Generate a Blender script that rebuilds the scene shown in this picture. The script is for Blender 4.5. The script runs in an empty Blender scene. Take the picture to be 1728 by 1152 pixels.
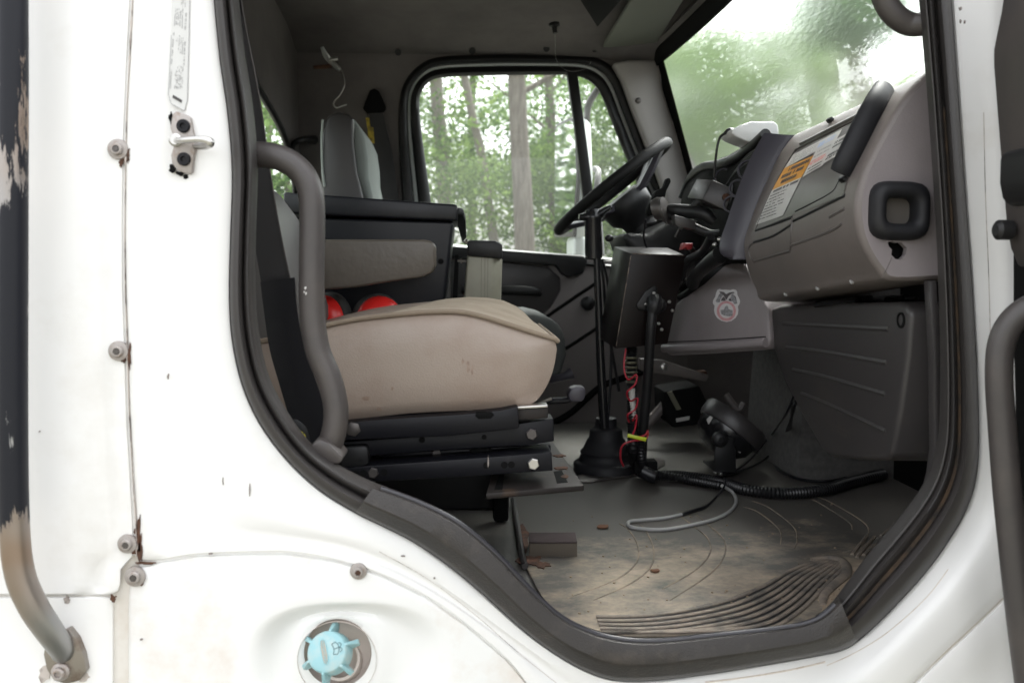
import bpy, bmesh, math, random
from mathutils import Vector, Matrix
from mathutils.geometry import tessellate_polygon
from mathutils.bvhtree import BVHTree
random.seed(7)
S = bpy.context.scene
COL = S.collection
V = Vector
R = math.radians

# ------------------------------------------------------------------ camera
F = 1500.0
CAM = V((0, -1.22, 1.65))
YAW, PIT = R(3.0), math.atan(126 / F)
DIR = V((math.sin(YAW) * math.cos(PIT), math.cos(YAW) * math.cos(PIT), -math.sin(PIT)))
RGT = V((math.cos(YAW), -math.sin(YAW), 0))
UPV = RGT.cross(DIR)
cd = bpy.data.cameras.new('camera')
cam = bpy.data.objects.new('camera', cd)
COL.objects.link(cam)
cam.matrix_world = Matrix.Translation(CAM) @ Matrix((RGT, UPV, -DIR)).transposed().to_4x4()
cd.sensor_width = 36
cd.lens = F / 1728 * 36
cd.clip_start = 0.05
cd.clip_end = 600
cd.dof.use_dof = True
cd.dof.focus_distance = 1.75
cd.dof.aperture_fstop = 5.0
S.camera = cam


def ray(px, py):
    return DIR + RGT * ((px - 864) / F) + UPV * ((576 - py) / F)


def P(px, py, Y):
    d = ray(px, py)
    return CAM + d * ((Y - CAM.y) / d.y)


def PX(px, py, X):
    d = ray(px, py)
    return CAM + d * ((X - CAM.x) / d.x)


def PZ(px, py, Z):
    d = ray(px, py)
    return CAM + d * ((Z - CAM.z) / d.z)


def PL(pts, Y):
    return [P(x, y, Y) for x, y in pts]


def cr(pts, n=4, closed=False):
    """Catmull-Rom through points (tuples or Vectors)"""
    pts = [V(p) for p in pts]
    N = len(pts)
    out = []
    rng = N if closed else N - 1
    for i in range(rng):
        if closed:
            a, b, c, d = pts[(i - 1) % N], pts[i], pts[(i + 1) % N], pts[(i + 2) % N]
        else:
            a, b, c, d = pts[max(i - 1, 0)], pts[i], pts[i + 1], pts[min(i + 2, N - 1)]
        for k in range(n):
            t = k / n
            out.append(0.5 * ((2 * b) + (c - a) * t + (2 * a - 5 * b + 4 * c - d) * t * t + (3 * b - a - 3 * c + d) * t ** 3))
    if not closed:
        out.append(pts[-1])
    return out


ROOT = {}


def root_off(o):
    while o.parent:
        o = o.parent
    return V(o.location)


class MB:
    def __init__(s):
        s.v = []
        s.f = []

    def add(s, vs, fs):
        o = len(s.v)
        s.v += [V(v) for v in vs]
        s.f += [tuple(i + o for i in f) for f in fs]
        return s

    def hexa(s, a, b):
        """a, b: two quads (4 points each)"""
        return s.loft([a, b], cap=True)

    def box(s, c, size, rot=None):
        x, y, z = [k / 2 for k in size]
        q = [V(p) for p in ((-x, -y, -z), (x, -y, -z), (x, y, -z), (-x, y, -z), (-x, -y, z), (x, -y, z), (x, y, z), (-x, y, z))]
        if rot:
            q = [rot @ p for p in q]
        q = [p + V(c) for p in q]
        return s.add(q, [(0, 3, 2, 1), (4, 5, 6, 7), (0, 1, 5, 4), (1, 2, 6, 5), (2, 3, 7, 6), (3, 0, 4, 7)])

    def loft(s, rings, closed=True, cap=False, ringclosed=False):
        n = len(rings[0])
        vs = [p for r in rings for p in r]
        fs = []
        m = len(rings)
        for j in range(m if ringclosed else m - 1):
            for i in range(n if closed else n - 1):
                a, b = j * n + i, j * n + (i + 1) % n
                j2 = (j + 1) % m
                fs.append((a, b, j2 * n + (i + 1) % n, j2 * n + i))
        if cap:
            fs.append(tuple(range(n))[::-1])
            fs.append(tuple((m - 1) * n + i for i in range(n)))
        return s.add(vs, fs)

    def tube(s, path, r, n=12, sub=5, cap=True, flat=None, closed=False):
        """r: radius or list; flat=(ratio, axis vector): squash along the axis"""
        path = [V(p) for p in path]
        if isinstance(r, (int, float)):
            r = [r] * len(path)
        if sub > 1 and len(path) > 2:
            rr = cr([V((x, 0, 0)) for x in r], sub, closed)
            path = cr(path, sub, closed)
            r = [max(x.x, 1e-5) for x in rr]
        rings = []
        m = len(path)
        up = None
        for i, p in enumerate(path):
            if closed:
                t = path[(i + 1) % m] - path[(i - 1) % m]
            else:
                t = path[min(i + 1, m - 1)] - path[max(i - 1, 0)]
            t = t.normalized() if t.length > 1e-9 else V((0, 0, 1))
            if up is None:
                up = t.orthogonal().normalized()
                if flat:
                    up = (V(flat[1]) - t * t.dot(V(flat[1]))).normalized()
            up = (up - t * up.dot(t))
            up = up.normalized() if up.length > 1e-6 else t.orthogonal().normalized()
            if flat:
                w = V(flat[1]) - t * t.dot(V(flat[1]))
                if w.length > 1e-4:
                    up = w.normalized()
            sd = t.cross(up)
            k = flat[0] if flat else 1
            rings.append([p + (up * math.cos(a) * k + sd * math.sin(a)) * r[i] for a in [2 * math.pi * q / n for q in range(n)]])
        return s.loft(rings, cap=cap and not closed, ringclosed=closed)

    def prism(s, poly, vec, cap=True):
        a = [V(p) for p in poly]
        b = [p + V(vec) for p in a]
        return s.loft([a, b], cap=cap)

    def plate(s, px, Y0, Y1, holes=()):
        """polygon in picture coordinates stood at depth Y0, thickness to Y1 (straight along Y)"""
        if not holes:
            return s.prism(PL(px, Y0), V((0, Y1 - Y0, 0)))
        loops = [PL(px, Y0)] + [PL(h, Y0) for h in holes]
        tri = tessellate_polygon(loops)
        flat = [p for l in loops for p in l]
        back = [p + V((0, Y1 - Y0, 0)) for p in flat]
        s.add(flat, [tuple(t) for t in tri])
        s.add(back, [tuple(t)[::-1] for t in tri])
        for l in loops:
            s.loft([l, [p + V((0, Y1 - Y0, 0)) for p in l]])
        return s

    def lathe(s, prof, org, axis, n=32, cap=True):
        ax = V(axis).normalized()
        u = ax.orthogonal().normalized()
        w = ax.cross(u)
        rings = [[V(org) + ax * h + (u * math.cos(a) + w * math.sin(a)) * max(r, 1e-5) for a in [2 * math.pi * q / n for q in range(n)]] for r, h in prof]
        return s.loft(rings, cap=cap)

    def sph(s, c, r, n=16, rot=None):
        if isinstance(r, (int, float)):
            r = (r, r, r)
        rings = []
        for j in range(n // 2 + 1):
            th = math.pi * j / (n // 2)
            ring = []
            for i in range(n):
                a = 2 * math.pi * i / n
                p = V((r[0] * max(math.sin(th), 1e-4) * math.cos(a), r[1] * max(math.sin(th), 1e-4) * math.sin(a), r[2] * math.cos(th)))
                ring.append(V(c) + (rot @ p if rot else p))
            rings.append(ring)
        return s.loft(rings, cap=True)

    def bolt(s, px, py, Y, r=0.008, h=0.005, n=6, ax=(0, -1, 0)):
        c = P(px, py, Y)
        return s.lathe([(r, -0.002), (r, h * .8), (r * .85, h), (0.0001, h)], c, ax, n)

    def mesh(s, name, bev=0, ang=38, seg=2):
        bm = bmesh.new()
        vs = [bm.verts.new(v) for v in s.v]
        for f in s.f:
            try:
                bm.faces.new([vs[i] for i in f])
            except ValueError:
                pass
        bmesh.ops.remove_doubles(bm, verts=bm.verts, dist=2e-6)
        bmesh.ops.recalc_face_normals(bm, faces=bm.faces)
        if bev:
            es = [e for e in bm.edges if len(e.link_faces) == 2 and e.calc_face_angle(0) > R(28)]
            bmesh.ops.bevel(bm, geom=es, offset=bev, segments=seg, profile=.5, affect='EDGES', clamp_overlap=True)
        me = bpy.data.meshes.new(name)
        bm.to_mesh(me)
        bm.free()
        me.shade_smooth()
        me.set_sharp_from_angle(angle=R(ang))
        return me

    def build(s, name, m, parent=None, bev=0, ang=38, seg=2, label=None):
        if parent is not None:
            off = root_off(parent)
        else:
            off = V((sum(v.x for v in s.v) / len(s.v), sum(v.y for v in s.v) / len(s.v), min(v.z for v in s.v)))
        s.v = [v - off for v in s.v]
        o = bpy.data.objects.new(name, s.mesh(name, bev, ang, seg))
        COL.objects.link(o)
        o.data.materials.append(M[m] if isinstance(m, str) else m)
        if parent is not None:
            o.parent = parent
        else:
            o.location = off
        if label:
            o['label'] = label
        return o


def thing(name, label, cat, loc, group=None):
    o = bpy.data.objects.new(name, None)
    COL.objects.link(o)
    o.location = loc
    o.empty_display_size = .05
    o['label'] = label
    o['category'] = cat
    if group:
        o['group'] = group
    return o


def group_part(name, parent, label=None):
    o = bpy.data.objects.new(name, None)
    COL.objects.link(o)
    o.parent = parent
    o.empty_display_size = .05
    if label:
        o['label'] = label
    return o


def tag(o, label=None, cat=None, group=None, kind=None):
    if label:
        o['label'] = label
    if cat:
        o['category'] = cat
    if group:
        o['group'] = group
    if kind:
        o['kind'] = kind
    return o


def bvh_of(*objs):
    vs, fs = [], []
    for o in objs:
        off = root_off(o) if o.parent else V(o.location)
        k = len(vs)
        vs += [v.co + off for v in o.data.vertices]
        fs += [tuple(i + k for i in p.vertices) for p in o.data.polygons]
    return BVHTree.FromPolygons(vs, fs)


def hit(b, px, py, lift=0.0008):
    d = ray(px, py).normalized()
    h = b.ray_cast(CAM, d)
    if h[0] is None:
        return None
    n = h[1]
    if n.dot(d) > 0:
        n = -n
    return h[0] + n * lift


def bil(q, u, v):
    a, b, c, d = [V((x[0], x[1], 0)) for x in q]
    return (a * (1 - u) + b * u) * (1 - v) + (d * (1 - u) + c * u) * v


def decal(mb, b, quad, nu=6, nv=6, lift=.0009, thick=.0006, fallback=None):
    """quad: 4 picture points TL TR BR BL laid on the real surface b"""
    g = []
    for j in range(nv + 1):
        row = []
        for i in range(nu + 1):
            q = bil(quad, i / nu, j / nv)
            h = hit(b, q.x, q.y, lift)
            if h is None:
                return mb
            row.append(h)
        g.append(row)
    mb.loft(g, closed=False)
    return mb


def line_on(mb, b, pts, r, lift=.0, n=6, sub=5):
    ps = [hit(b, x, y, lift) for x, y in [(p.x, p.y) for p in cr([V((x, y, 0)) for x, y in pts], sub)]]
    ps = [p for p in ps if p is not None]
    if len(ps) > 1:
        mb.tube(ps, r, n=n, sub=1)
    return mb


def text_geo(s, size=1.0, ext=0.02):
    c = bpy.data.curves.new('t', 'FONT')
    c.body = s
    c.size = size
    c.align_x = 'CENTER'
    c.align_y = 'CENTER'
    c.extrude = ext
    c.resolution_u = 2
    o = bpy.data.objects.new('t', c)
    COL.objects.link(o)
    dg = bpy.context.evaluated_depsgraph_get()
    dg.update()
    me = o.evaluated_get(dg).to_mesh()
    vs = [v.co.copy() for v in me.vertices]
    fs = [tuple(p.vertices) for p in me.polygons]
    bpy.data.objects.remove(o)
    bpy.data.curves.remove(c)
    return vs, fs


# ------------------------------------------------------------------ materials
M = {}


def nodes(name):
    m = bpy.data.materials.new(name)
    m.use_nodes = True
    nt = m.node_tree
    bs = nt.nodes['Principled BSDF']
    return m, nt, bs


def N(nt, typ, **kw):
    n = nt.nodes.new(typ)
    for k, v in kw.items():
        if k in n.inputs:
            n.inputs[k].default_value = v
        else:
            setattr(n, k, v)
    return n


def mat(name, col, rough=.5, metal=0, bump=None, mix=None, spec=.5, coat=0, stretch=None, rmix=None):
    """bump=(scale, strength, dist)   mix=(colour2, scale, lo, hi)"""
    m, nt, bs = nodes(name)
    L = nt.links.new
    bs.inputs['Base Color'].default_value = (*col, 1)
    bs.inputs['Roughness'].default_value = rough
    bs.inputs['Metallic'].default_value = metal
    bs.inputs['Specular IOR Level'].default_value = spec
    bs.inputs['Coat Weight'].default_value = coat
    tc = N(nt, 'ShaderNodeTexCoord')
    src = tc.outputs['Object']
    if stretch:
        mp = N(nt, 'ShaderNodeMapping')
        mp.inputs['Scale'].default_value = stretch
        L(src, mp.inputs['Vector'])
        src = mp.outputs['Vector']
    if mix:
        c2, sc, lo, hi = mix
        nz = N(nt, 'ShaderNodeTexNoise', Scale=sc, Detail=6.0, Roughness=.65)
        L(src, nz.inputs['Vector'])
        rp = N(nt, 'ShaderNodeValToRGB')
        rp.color_ramp.elements[0].position = lo
        rp.color_ramp.elements[0].color = (*col, 1)
        rp.color_ramp.elements[1].position = hi
        rp.color_ramp.elements[1].color = (*c2, 1)
        L(nz.outputs['Fac'], rp.inputs['Fac'])
        L(rp.outputs['Color'], bs.inputs['Base Color'])
        if rmix:
            mr = N(nt, 'ShaderNodeMapRange')
            mr.inputs['From Min'].default_value = lo
            mr.inputs['From Max'].default_value = hi
            mr.inputs['To Min'].default_value = rough
            mr.inputs['To Max'].default_value = rmix
            L(nz.outputs['Fac'], mr.inputs['Value'])
            L(mr.outputs['Result'], bs.inputs['Roughness'])
    if bump:
        n2 = N(nt, 'ShaderNodeTexNoise', Scale=bump[0], Detail=3.0)
        L(src, n2.inputs['Vector'])
        bp = N(nt, 'ShaderNodeBump', Strength=bump[1], Distance=bump[2] if len(bump) > 2 else .001)
        L(n2.outputs['Fac'], bp.inputs['Height'])
        L(bp.outputs['Normal'], bs.inputs['Normal'])
    M[name] = m
    return m
mat('white paint', (.79, .785, .77), .32, coat=.15, mix=((.64, .61, .56), 3.5, .55, .85), bump=(90, .03, .0006))
mat('grimy white paint', (.66, .63, .58), .4, mix=((.5, .43, .35), 9, .45, .75))
mat('seal rubber', (.034, .0305, .0295), .5, bump=(500, .12, .0005), mix=((.032, .028, .026), 6, .4, .75))
mat('seal dirt', (.10, .065, .04), .9, mix=((.035, .03, .027), 30, .4, .65))
mat('stitch rubber', (.030, .028, .028), .55, bump=(700, .3, .0006))
mat('sill plastic', (.025, .0215, .0195), .45, bump=(420, .7, .0012), mix=((.055, .045, .038), 30, .52, .8))
mat('sill lip', (.022, .021, .026), .28, bump=(300, .2, .0005))
mat('trim plastic', (.052, .046, .044), .45, bump=(500, .25, .0006), mix=((.075, .064, .058), 9, .45, .75))
mat('dash plastic', (.158, .136, .126), .42, bump=(420, .5, .0009), mix=((.120, .105, .10), 4, .35, .7))
mat('dash lid plastic', (.112, .10, .094), .34, bump=(420, .4, .0008), mix=((.075, .065, .06), 7, .4, .7))
mat('console plastic', (.235, .208, .212), .48, bump=(420, .45, .0008), mix=((.20, .178, .178), 5, .35, .7))
mat('bezel plastic', (.046, .043, .054), .38, bump=(900, .06, .0003))
mat('black plastic', (.011, .011, .0115), .45, spec=.4, bump=(500, .12, .0004))
mat('matt black', (.007, .007, .007), .8, spec=.1)
mat('heater plastic', (.040, .0365, .0365), .40, bump=(550, .15, .0005), mix=((.052, .045, .041), 8, .55, .85))
mat('headliner', (.155, .14, .135), .95, bump=(800, .3, .0006), mix=((.10, .090, .086), 3, .4, .7))
mat('pillar plastic', (.36, .34, .325), .5, bump=(500, .1, .0004))
mat('door card', (.16, .144, .138), .6, bump=(400, .15, .0004))
mat('tree tinted vinyl', (.16, .17, .14), .6, bump=(500, .1, .0003))  # green of the reflected trees is put into the vinyl colour
mat('seat vinyl', (.345, .280, .230), .32, bump=(330, .5, .0010), mix=((.285, .21, .165), 5, .46, .76), rmix=.42)
mat('seat velour', (.40, .325, .245), .9, bump=(500, .6, .001), mix=((.27, .215, .155), 11, .42, .72))
mat('velour seam', (.27, .215, .16), .9, bump=(900, .4, .0008))
mat('armrest vinyl', (.128, .110, .09), .36, bump=(75, .5, .0014), mix=((.10, .086, .07), 8, .4, .7))
mat('grey vinyl', (.10, .094, .09), .45, bump=(220, .25, .0008))
mat('foam', (.55, .30, .08), .95, bump=(150, .6, .002))
mat('belt webbing', (.022, .021, .0225), .6, bump=(500, .3, .0005), stretch=(1, 1, 3))
mat('belt sleeve', (.009, .009, .011), .32, bump=(300, .05, .0003))
mat('black steel', (.006, .006, .0085), .42, bump=(300, .06, .0003), mix=((.024, .022, .022), 16, .58, .8), spec=.25)
mat('worn steel', (.026, .022, .020), .55, spec=.3, metal=.1, mix=((.085, .052, .032), 18, .55, .75), bump=(120, .15, .0006))
mat('bright steel', (.55, .54, .52), .3, metal=1, bump=(200, .1, .0003))
mat('dull bolt', (.11, .10, .095), .45, metal=.7)
mat('screw metal', (.36, .33, .31), .45, metal=.35, mix=((.24, .17, .13), 90, .5, .75))
mat('rust', (.10, .045, .025), .9, mix=((.04, .022, .015), 60, .4, .65), bump=(200, .6, .001))
mat('seam grime', (.50, .45, .41), .9, mix=((.08, .06, .05), 38, .48, .64))
mat('chip grey', (.22, .19, .175), .8)
mat('steel chrome', (.30, .275, .25), .35, metal=.9, mix=((.17, .11, .075), 30, .45, .7), rmix=.6)
mat('tub plastic', (.010, .0105, .0135), .36, spec=.35, bump=(250, .06, .0004), mix=((.03, .03, .034), 6, .5, .8))
mat('cream metal', (.33, .32, .25), .5, mix=((.26, .25, .19), 10, .4, .75))
mat('red plastic', (.75, .025, .02), .3)
mat('ear foam', (.035, .033, .03), .75, bump=(200, .3, .001), mix=((.08, .07, .055), 20, .5, .8))
mat('brown enamel', (.0055, .003, .0028), .4, bump=(100, .04, .0003), mix=((.012, .0065, .005), 7, .5, .8), spec=.35)
mat('chipped edge', (.22, .17, .13), .6, mix=((.03, .018, .014), 50, .4, .6))
mat('corrugated plastic', (.008, .008, .009), .4)
mat('red wire', (.40, .015, .03), .4)
mat('grey cable', (.30, .30, .29), .5)
mat('white cable', (.50, .48, .44), .5, bump=(200, .2, .0006))
mat('yellow tie', (.62, .70, .04), .4)
mat('label white', (.52, .51, .49), .45, mix=((.45, .43, .41), 20, .4, .8))
mat('paper white', (.60, .60, .585), .5)
mat('faint ink', (.40, .40, .40), .6)
mat('label orange', (.62, .27, .012), .45)
mat('label ink', (.06, .055, .055), .6)
mat('label pale ink', (.30, .295, .29), .6)
mat('label red', (.62, .25, .23), .6)
mat('label blue', (.38, .48, .66), .6)
mat('label yellow', (.62, .56, .03), .5)
mat('badge pink', (.60, .33, .34), .5, mix=((.48, .22, .24), 90, .4, .7))
mat('badge grey', (.33, .33, .34), .5, mix=((.18, .17, .18), 140, .4, .6))
mat('badge dark', (.10, .085, .09), .5)
mat('badge white', (.62, .60, .60), .5)
mat('cap plastic', (.27, .48, .51), .5, mix=((.42, .50, .48), 40, .46, .72), bump=(150, .15, .0006))
mat('cap ink', (.10, .16, .17), .6)
mat('cap brown', (.42, .36, .29), .7)
mat('filler pit', (.62, .55, .50), .7)
mat('white gps', (.60, .60, .59), .35)
mat('abrasive', (.05, .036, .036), .95, bump=(700, .8, .001))
mat('sponge side', (.105, .088, .068), .95, bump=(300, .5, .001))
mat('carpet', (.09, .087, .083), .98, bump=(500, .9, .002), mix=((.13, .124, .118), 60, .4, .7))
mat('mirror', (.85, .87, .86), .03, metal=1)
mat('door white', (.62, .66, .65), .35)
mat('floor dusty', (.26, .21, .155), .8, mix=((.12, .108, .09), 25, .4, .65))
mat('rib rubber', (.21, .172, .135), .7, mix=((.085, .078, .07), 22, .42, .66), bump=(300, .3, .001))
mat('dark rubber', (.014, .0135, .013), .6, bump=(300, .3, .001))
mat('pale lit seat cloth', (.28, .31, .29), .8, bump=(300, .3, .0008))  # pale tone carries window light painted onto the driver's seat edge
mat('driver cloth', (.06, .065, .062), .85, bump=(300, .3, .0008))
mat('yellow cloth', (.55, .40, .03), .7, mix=((.2, .15, .03), 60, .4, .6))
mat('olive dark', (.09, .08, .07), .7)
mat('black rubber', (.0125, .0125, .0145), .55, spec=.3, bump=(350, .1, .0004), mix=((.022, .021, .021), 8, .5, .8))
mat('blue plastic', (.05, .12, .25), .4)
mat('wheel rubber', (.009, .009, .009), .6, spec=.2, bump=(200, .12, .0006), mix=((.022, .02, .018), 9, .5, .8))
mat('gloss black', (.012, .012, .013), .22, bump=(60, .03, .0004))
mat('red dark', (.22, .008, .010), .4)
mat('floor pan rubber', (.12, .115, .105), .6, mix=((.10, .09, .075), 7, .5, .8), bump=(260, .3, .001))
mat('vinyl stain', (.25, .175, .132), .5, mix=((.33, .245, .195), 60, .45, .6))
mat('rust line', (.70, .63, .56), .9, mix=((.42, .31, .24), 45, .52, .75))
mat('stained paint', (.77, .77, .755), .34, coat=.1, mix=((.60, .50, .41), 5, .50, .82), bump=(90, .03, .0006))
mat('dry leaf', (.13, .055, .025), .8)
mat('crumbs', (.26, .20, .14), .9)
mat('olive paint', (.13, .125, .085), .6)
mat('cream groove', (.22, .21, .16), .6)


def special():
    # black paint flaked off a steel pole: stretched noise decides, and the bent foot is bare
    m, nt, bs = nodes('flaked pole paint')
    L = nt.links.new
    tc = N(nt, 'ShaderNodeTexCoord')
    mp = N(nt, 'ShaderNodeMapping')
    mp.inputs['Scale'].default_value = (14, 14, 2.2)
    L(tc.outputs['Object'], mp.inputs['Vector'])
    nz = N(nt, 'ShaderNodeTexNoise', Scale=2.0, Detail=8.0, Roughness=.7)
    L(mp.outputs['Vector'], nz.inputs['Vector'])
    geo = N(nt, 'ShaderNodeNewGeometry')
    sx = N(nt, 'ShaderNodeSeparateXYZ')
    L(geo.outputs['Position'], sx.inputs['Vector'])
    z0 = P(30, 965, -.06).z
    zr = N(nt, 'ShaderNodeMapRange')
    zr.inputs['From Min'].default_value = z0 + .10
    zr.inputs['From Max'].default_value = z0 - .015
    zr.inputs['To Min'].default_value = 0
    zr.inputs['To Max'].default_value = .45
    L(sx.outputs['Z'], zr.inputs['Value'])
    nzb = N(nt, 'ShaderNodeTexNoise', Scale=4.5, Detail=3.0)
    L(tc.outputs['Object'], nzb.inputs['Vector'])
    # a long flaked patch higher up
    zc = N(nt, 'ShaderNodeMapRange')
    zc.inputs['From Min'].default_value = 0.0
    zc.inputs['From Max'].default_value = .12
    zc.inputs['To Min'].default_value = .135
    zc.inputs['To Max'].default_value = -.02
    sb = N(nt, 'ShaderNodeMath', operation='SUBTRACT')
    L(sx.outputs['Z'], sb.inputs[0])
    sb.inputs[1].default_value = P(20, 300, -.06).z
    ab = N(nt, 'ShaderNodeMath', operation='ABSOLUTE')
    L(sb.outputs[0], ab.inputs[0])
    L(ab.outputs[0], zc.inputs['Value'])
    a1 = N(nt, 'ShaderNodeMath', operation='ADD')
    L(nz.outputs['Fac'], a1.inputs[0])
    L(zr.outputs['Result'], a1.inputs[1])
    a2 = N(nt, 'ShaderNodeMath', operation='ADD')
    L(a1.outputs[0], a2.inputs[0])
    L(zc.outputs['Result'], a2.inputs[1])
    st = N(nt, 'ShaderNodeMapRange')
    st.inputs['From Min'].default_value = .555
    st.inputs['From Max'].default_value = .575
    L(a2.outputs[0], st.inputs['Value'])
    rp = N(nt, 'ShaderNodeMix', data_type='RGBA')
    rp.inputs['A'].default_value = (.011, .012, .0165, 1)
    L(st.outputs['Result'], rp.inputs['Factor'])
    c2 = N(nt, 'ShaderNodeValToRGB')
    c2.color_ramp.elements[0].position = .4
    c2.color_ramp.elements[0].color = (.37, .37, .37, 1)
    c2.color_ramp.elements[1].position = .65
    c2.color_ramp.elements[1].color = (.30, .23, .18, 1)
    L(nzb.outputs['Fac'], c2.inputs['Fac'])
    L(c2.outputs['Color'], rp.inputs['B'])
    L(rp.outputs['Result'], bs.inputs['Base Color'])
    L(st.outputs['Result'], bs.inputs['Metallic'])
    bs.inputs['Roughness'].default_value = .42
    bs.inputs['Specular IOR Level'].default_value = .25
    bp = N(nt, 'ShaderNodeBump', Strength=.5, Distance=.001, invert=True)
    L(st.outputs['Result'], bp.inputs['Height'])
    L(bp.outputs['Normal'], bs.inputs['Normal'])
    M['flaked pole paint'] = m

    # rubber floor mat with tan dust trodden into the near part
    m, nt, bs = nodes('floor rubber')
    L = nt.links.new
    geo = N(nt, 'ShaderNodeNewGeometry')
    sx = N(nt, 'ShaderNodeSeparateXYZ')
    L(geo.outputs['Position'], sx.inputs['Vector'])
    mr = N(nt, 'ShaderNodeMapRange')
    mr.inputs['From Min'].default_value = .85
    mr.inputs['From Max'].default_value = .3
    mr.inputs['To Min'].default_value = -.22
    mr.inputs['To Max'].default_value = .08
    L(sx.outputs['Y'], mr.inputs['Value'])
    mx = N(nt, 'ShaderNodeMapRange')
    mx.inputs['From Min'].default_value = .05
    mx.inputs['From Max'].default_value = .2
    mx.inputs['To Min'].default_value = -.15
    mx.inputs['To Max'].default_value = 0
    L(sx.outputs['X'], mx.inputs['Value'])
    mp = N(nt, 'ShaderNodeMapping')
    mp.inputs['Scale'].default_value = (1.0, 1.35, 1)
    mp.inputs['Rotation'].default_value = (0, 0, R(-25))
    L(geo.outputs['Position'], mp.inputs['Vector'])
    nz = N(nt, 'ShaderNodeTexNoise', Scale=7.0, Detail=12.0, Roughness=.74)
    L(mp.outputs['Vector'], nz.inputs['Vector'])
    a = N(nt, 'ShaderNodeMath', operation='ADD')
    L(nz.outputs['Fac'], a.inputs[0])
    L(mr.outputs['Result'], a.inputs[1])
    a2 = N(nt, 'ShaderNodeMath', operation='ADD')
    L(a.outputs[0], a2.inputs[0])
    L(mx.outputs['Result'], a2.inputs[1])
    rp = N(nt, 'ShaderNodeValToRGB')
    e = rp.color_ramp.elements
    e[0].position = .44
    e[0].color = (.085, .079, .070, 1)
    e[1].position = .78
    e[1].color = (.44, .34, .25, 1)
    k = e.new(.58)
    k.color = (.225, .188, .142, 1)
    L(a2.outputs[0], rp.inputs['Fac'])
    L(rp.outputs['Color'], bs.inputs['Base Color'])
    bs.inputs['Roughness'].default_value = .55
    n2 = N(nt, 'ShaderNodeTexNoise', Scale=260.0, Detail=4.0)
    bp = N(nt, 'ShaderNodeBump', Strength=.25, Distance=.001)
    L(geo.outputs['Position'], n2.inputs['Vector'])
    L(n2.outputs['Fac'], bp.inputs['Height'])
    L(bp.outputs['Normal'], bs.inputs['Normal'])
    M['floor rubber'] = m

    # clean side glass
    def glass(name, haze, rgh, ior=.6):
        m, nt, bs = nodes(name)
        L = nt.links.new
        nt.nodes.remove(bs)
        out = nt.nodes['Material Output']
        tr = N(nt, 'ShaderNodeBsdfTransparent')
        tr.inputs['Color'].default_value = (.90, .95, .92, 1)
        gl = N(nt, 'ShaderNodeBsdfGlossy')
        gl.inputs['Roughness'].default_value = rgh
        lw = N(nt, 'ShaderNodeLayerWeight', Blend=.5)
        pw = N(nt, 'ShaderNodeMath', operation='POWER')
        L(lw.outputs['Facing'], pw.inputs[0])
        pw.inputs[1].default_value = 5.0
        fr = N(nt, 'ShaderNodeMath', operation='MULTIPLY_ADD')
        L(pw.outputs[0], fr.inputs[0])
        fr.inputs[1].default_value = ior
        fr.inputs[2].default_value = .035
        mx = N(nt, 'ShaderNodeMixShader')
        L(fr.outputs[0], mx.inputs[0])
        L(tr.outputs[0], mx.inputs[1])
        L(gl.outputs[0], mx.inputs[2])
        df = N(nt, 'ShaderNodeBsdfTranslucent')
        df.inputs['Color'].default_value = (.8, .85, .83, 1)
        m2 = N(nt, 'ShaderNodeMixShader')
        m2.inputs[0].default_value = haze
        L(mx.outputs[0], m2.inputs[1])
        L(df.outputs[0], m2.inputs[2])
        L(m2.outputs[0], out.inputs['Surface'])
        M[name] = m
    glass('side glass', .03, .02)
    glass('rear glass', .03, .02, .08)

    # windscreen running with rain: rippled refraction
    m, nt, bs = nodes('wet windscreen')
    L = nt.links.new
    nt.nodes.remove(bs)
    out = nt.nodes['Material Output']
    tc = N(nt, 'ShaderNodeTexCoord')
    mp = N(nt, 'ShaderNodeMapping')
    mp.inputs['Rotation'].default_value = (R(-35), 0, 0)
    mp.inputs['Scale'].default_value = (1, 1, 3.2)
    L(tc.outputs['Object'], mp.inputs['Vector'])
    n1 = N(nt, 'ShaderNodeTexNoise', Scale=30.0, Detail=5.0, Roughness=.62)
    L(mp.outputs['Vector'], n1.inputs['Vector'])
    vo = N(nt, 'ShaderNodeTexVoronoi', Scale=120.0)
    L(tc.outputs['Object'], vo.inputs['Vector'])
    mr = N(nt, 'ShaderNodeMapRange')
    mr.inputs['From Min'].default_value = .05
    mr.inputs['From Max'].default_value = .35
    mr.inputs['To Min'].default_value = .02
    mr.inputs['To Max'].default_value = 0
    L(vo.outputs['Distance'], mr.inputs['Value'])
    ad = N(nt, 'ShaderNodeMath', operation='ADD')
    L(n1.outputs['Fac'], ad.inputs[0])
    L(mr.outputs['Result'], ad.inputs[1])
    bp = N(nt, 'ShaderNodeBump', Strength=1.0, Distance=.0030)
    L(ad.outputs[0], bp.inputs['Height'])
    rf = N(nt, 'ShaderNodeBsdfRefraction', IOR=1.02, Roughness=.36)
    rf.inputs['Color'].default_value = (.93, .97, .95, 1)
    L(bp.outputs['Normal'], rf.inputs['Normal'])
    tr = N(nt, 'ShaderNodeBsdfTransparent')
    tr.inputs['Color'].default_value = (.93, .97, .95, 1)
    mx = N(nt, 'ShaderNodeMixShader')
    mx.inputs[0].default_value = .12
    L(rf.outputs[0], mx.inputs[1])
    L(tr.outputs[0], mx.inputs[2])
    tl = N(nt, 'ShaderNodeBsdfTranslucent')
    tl.inputs['Color'].default_value = (.85, .9, .88, 1)
    m2 = N(nt, 'ShaderNodeMixShader')
    m2.inputs[0].default_value = .03
    L(mx.outputs[0], m2.inputs[1])
    L(tl.outputs[0], m2.inputs[2])
    L(m2.outputs[0], out.inputs['Surface'])
    M['wet windscreen'] = m

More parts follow.
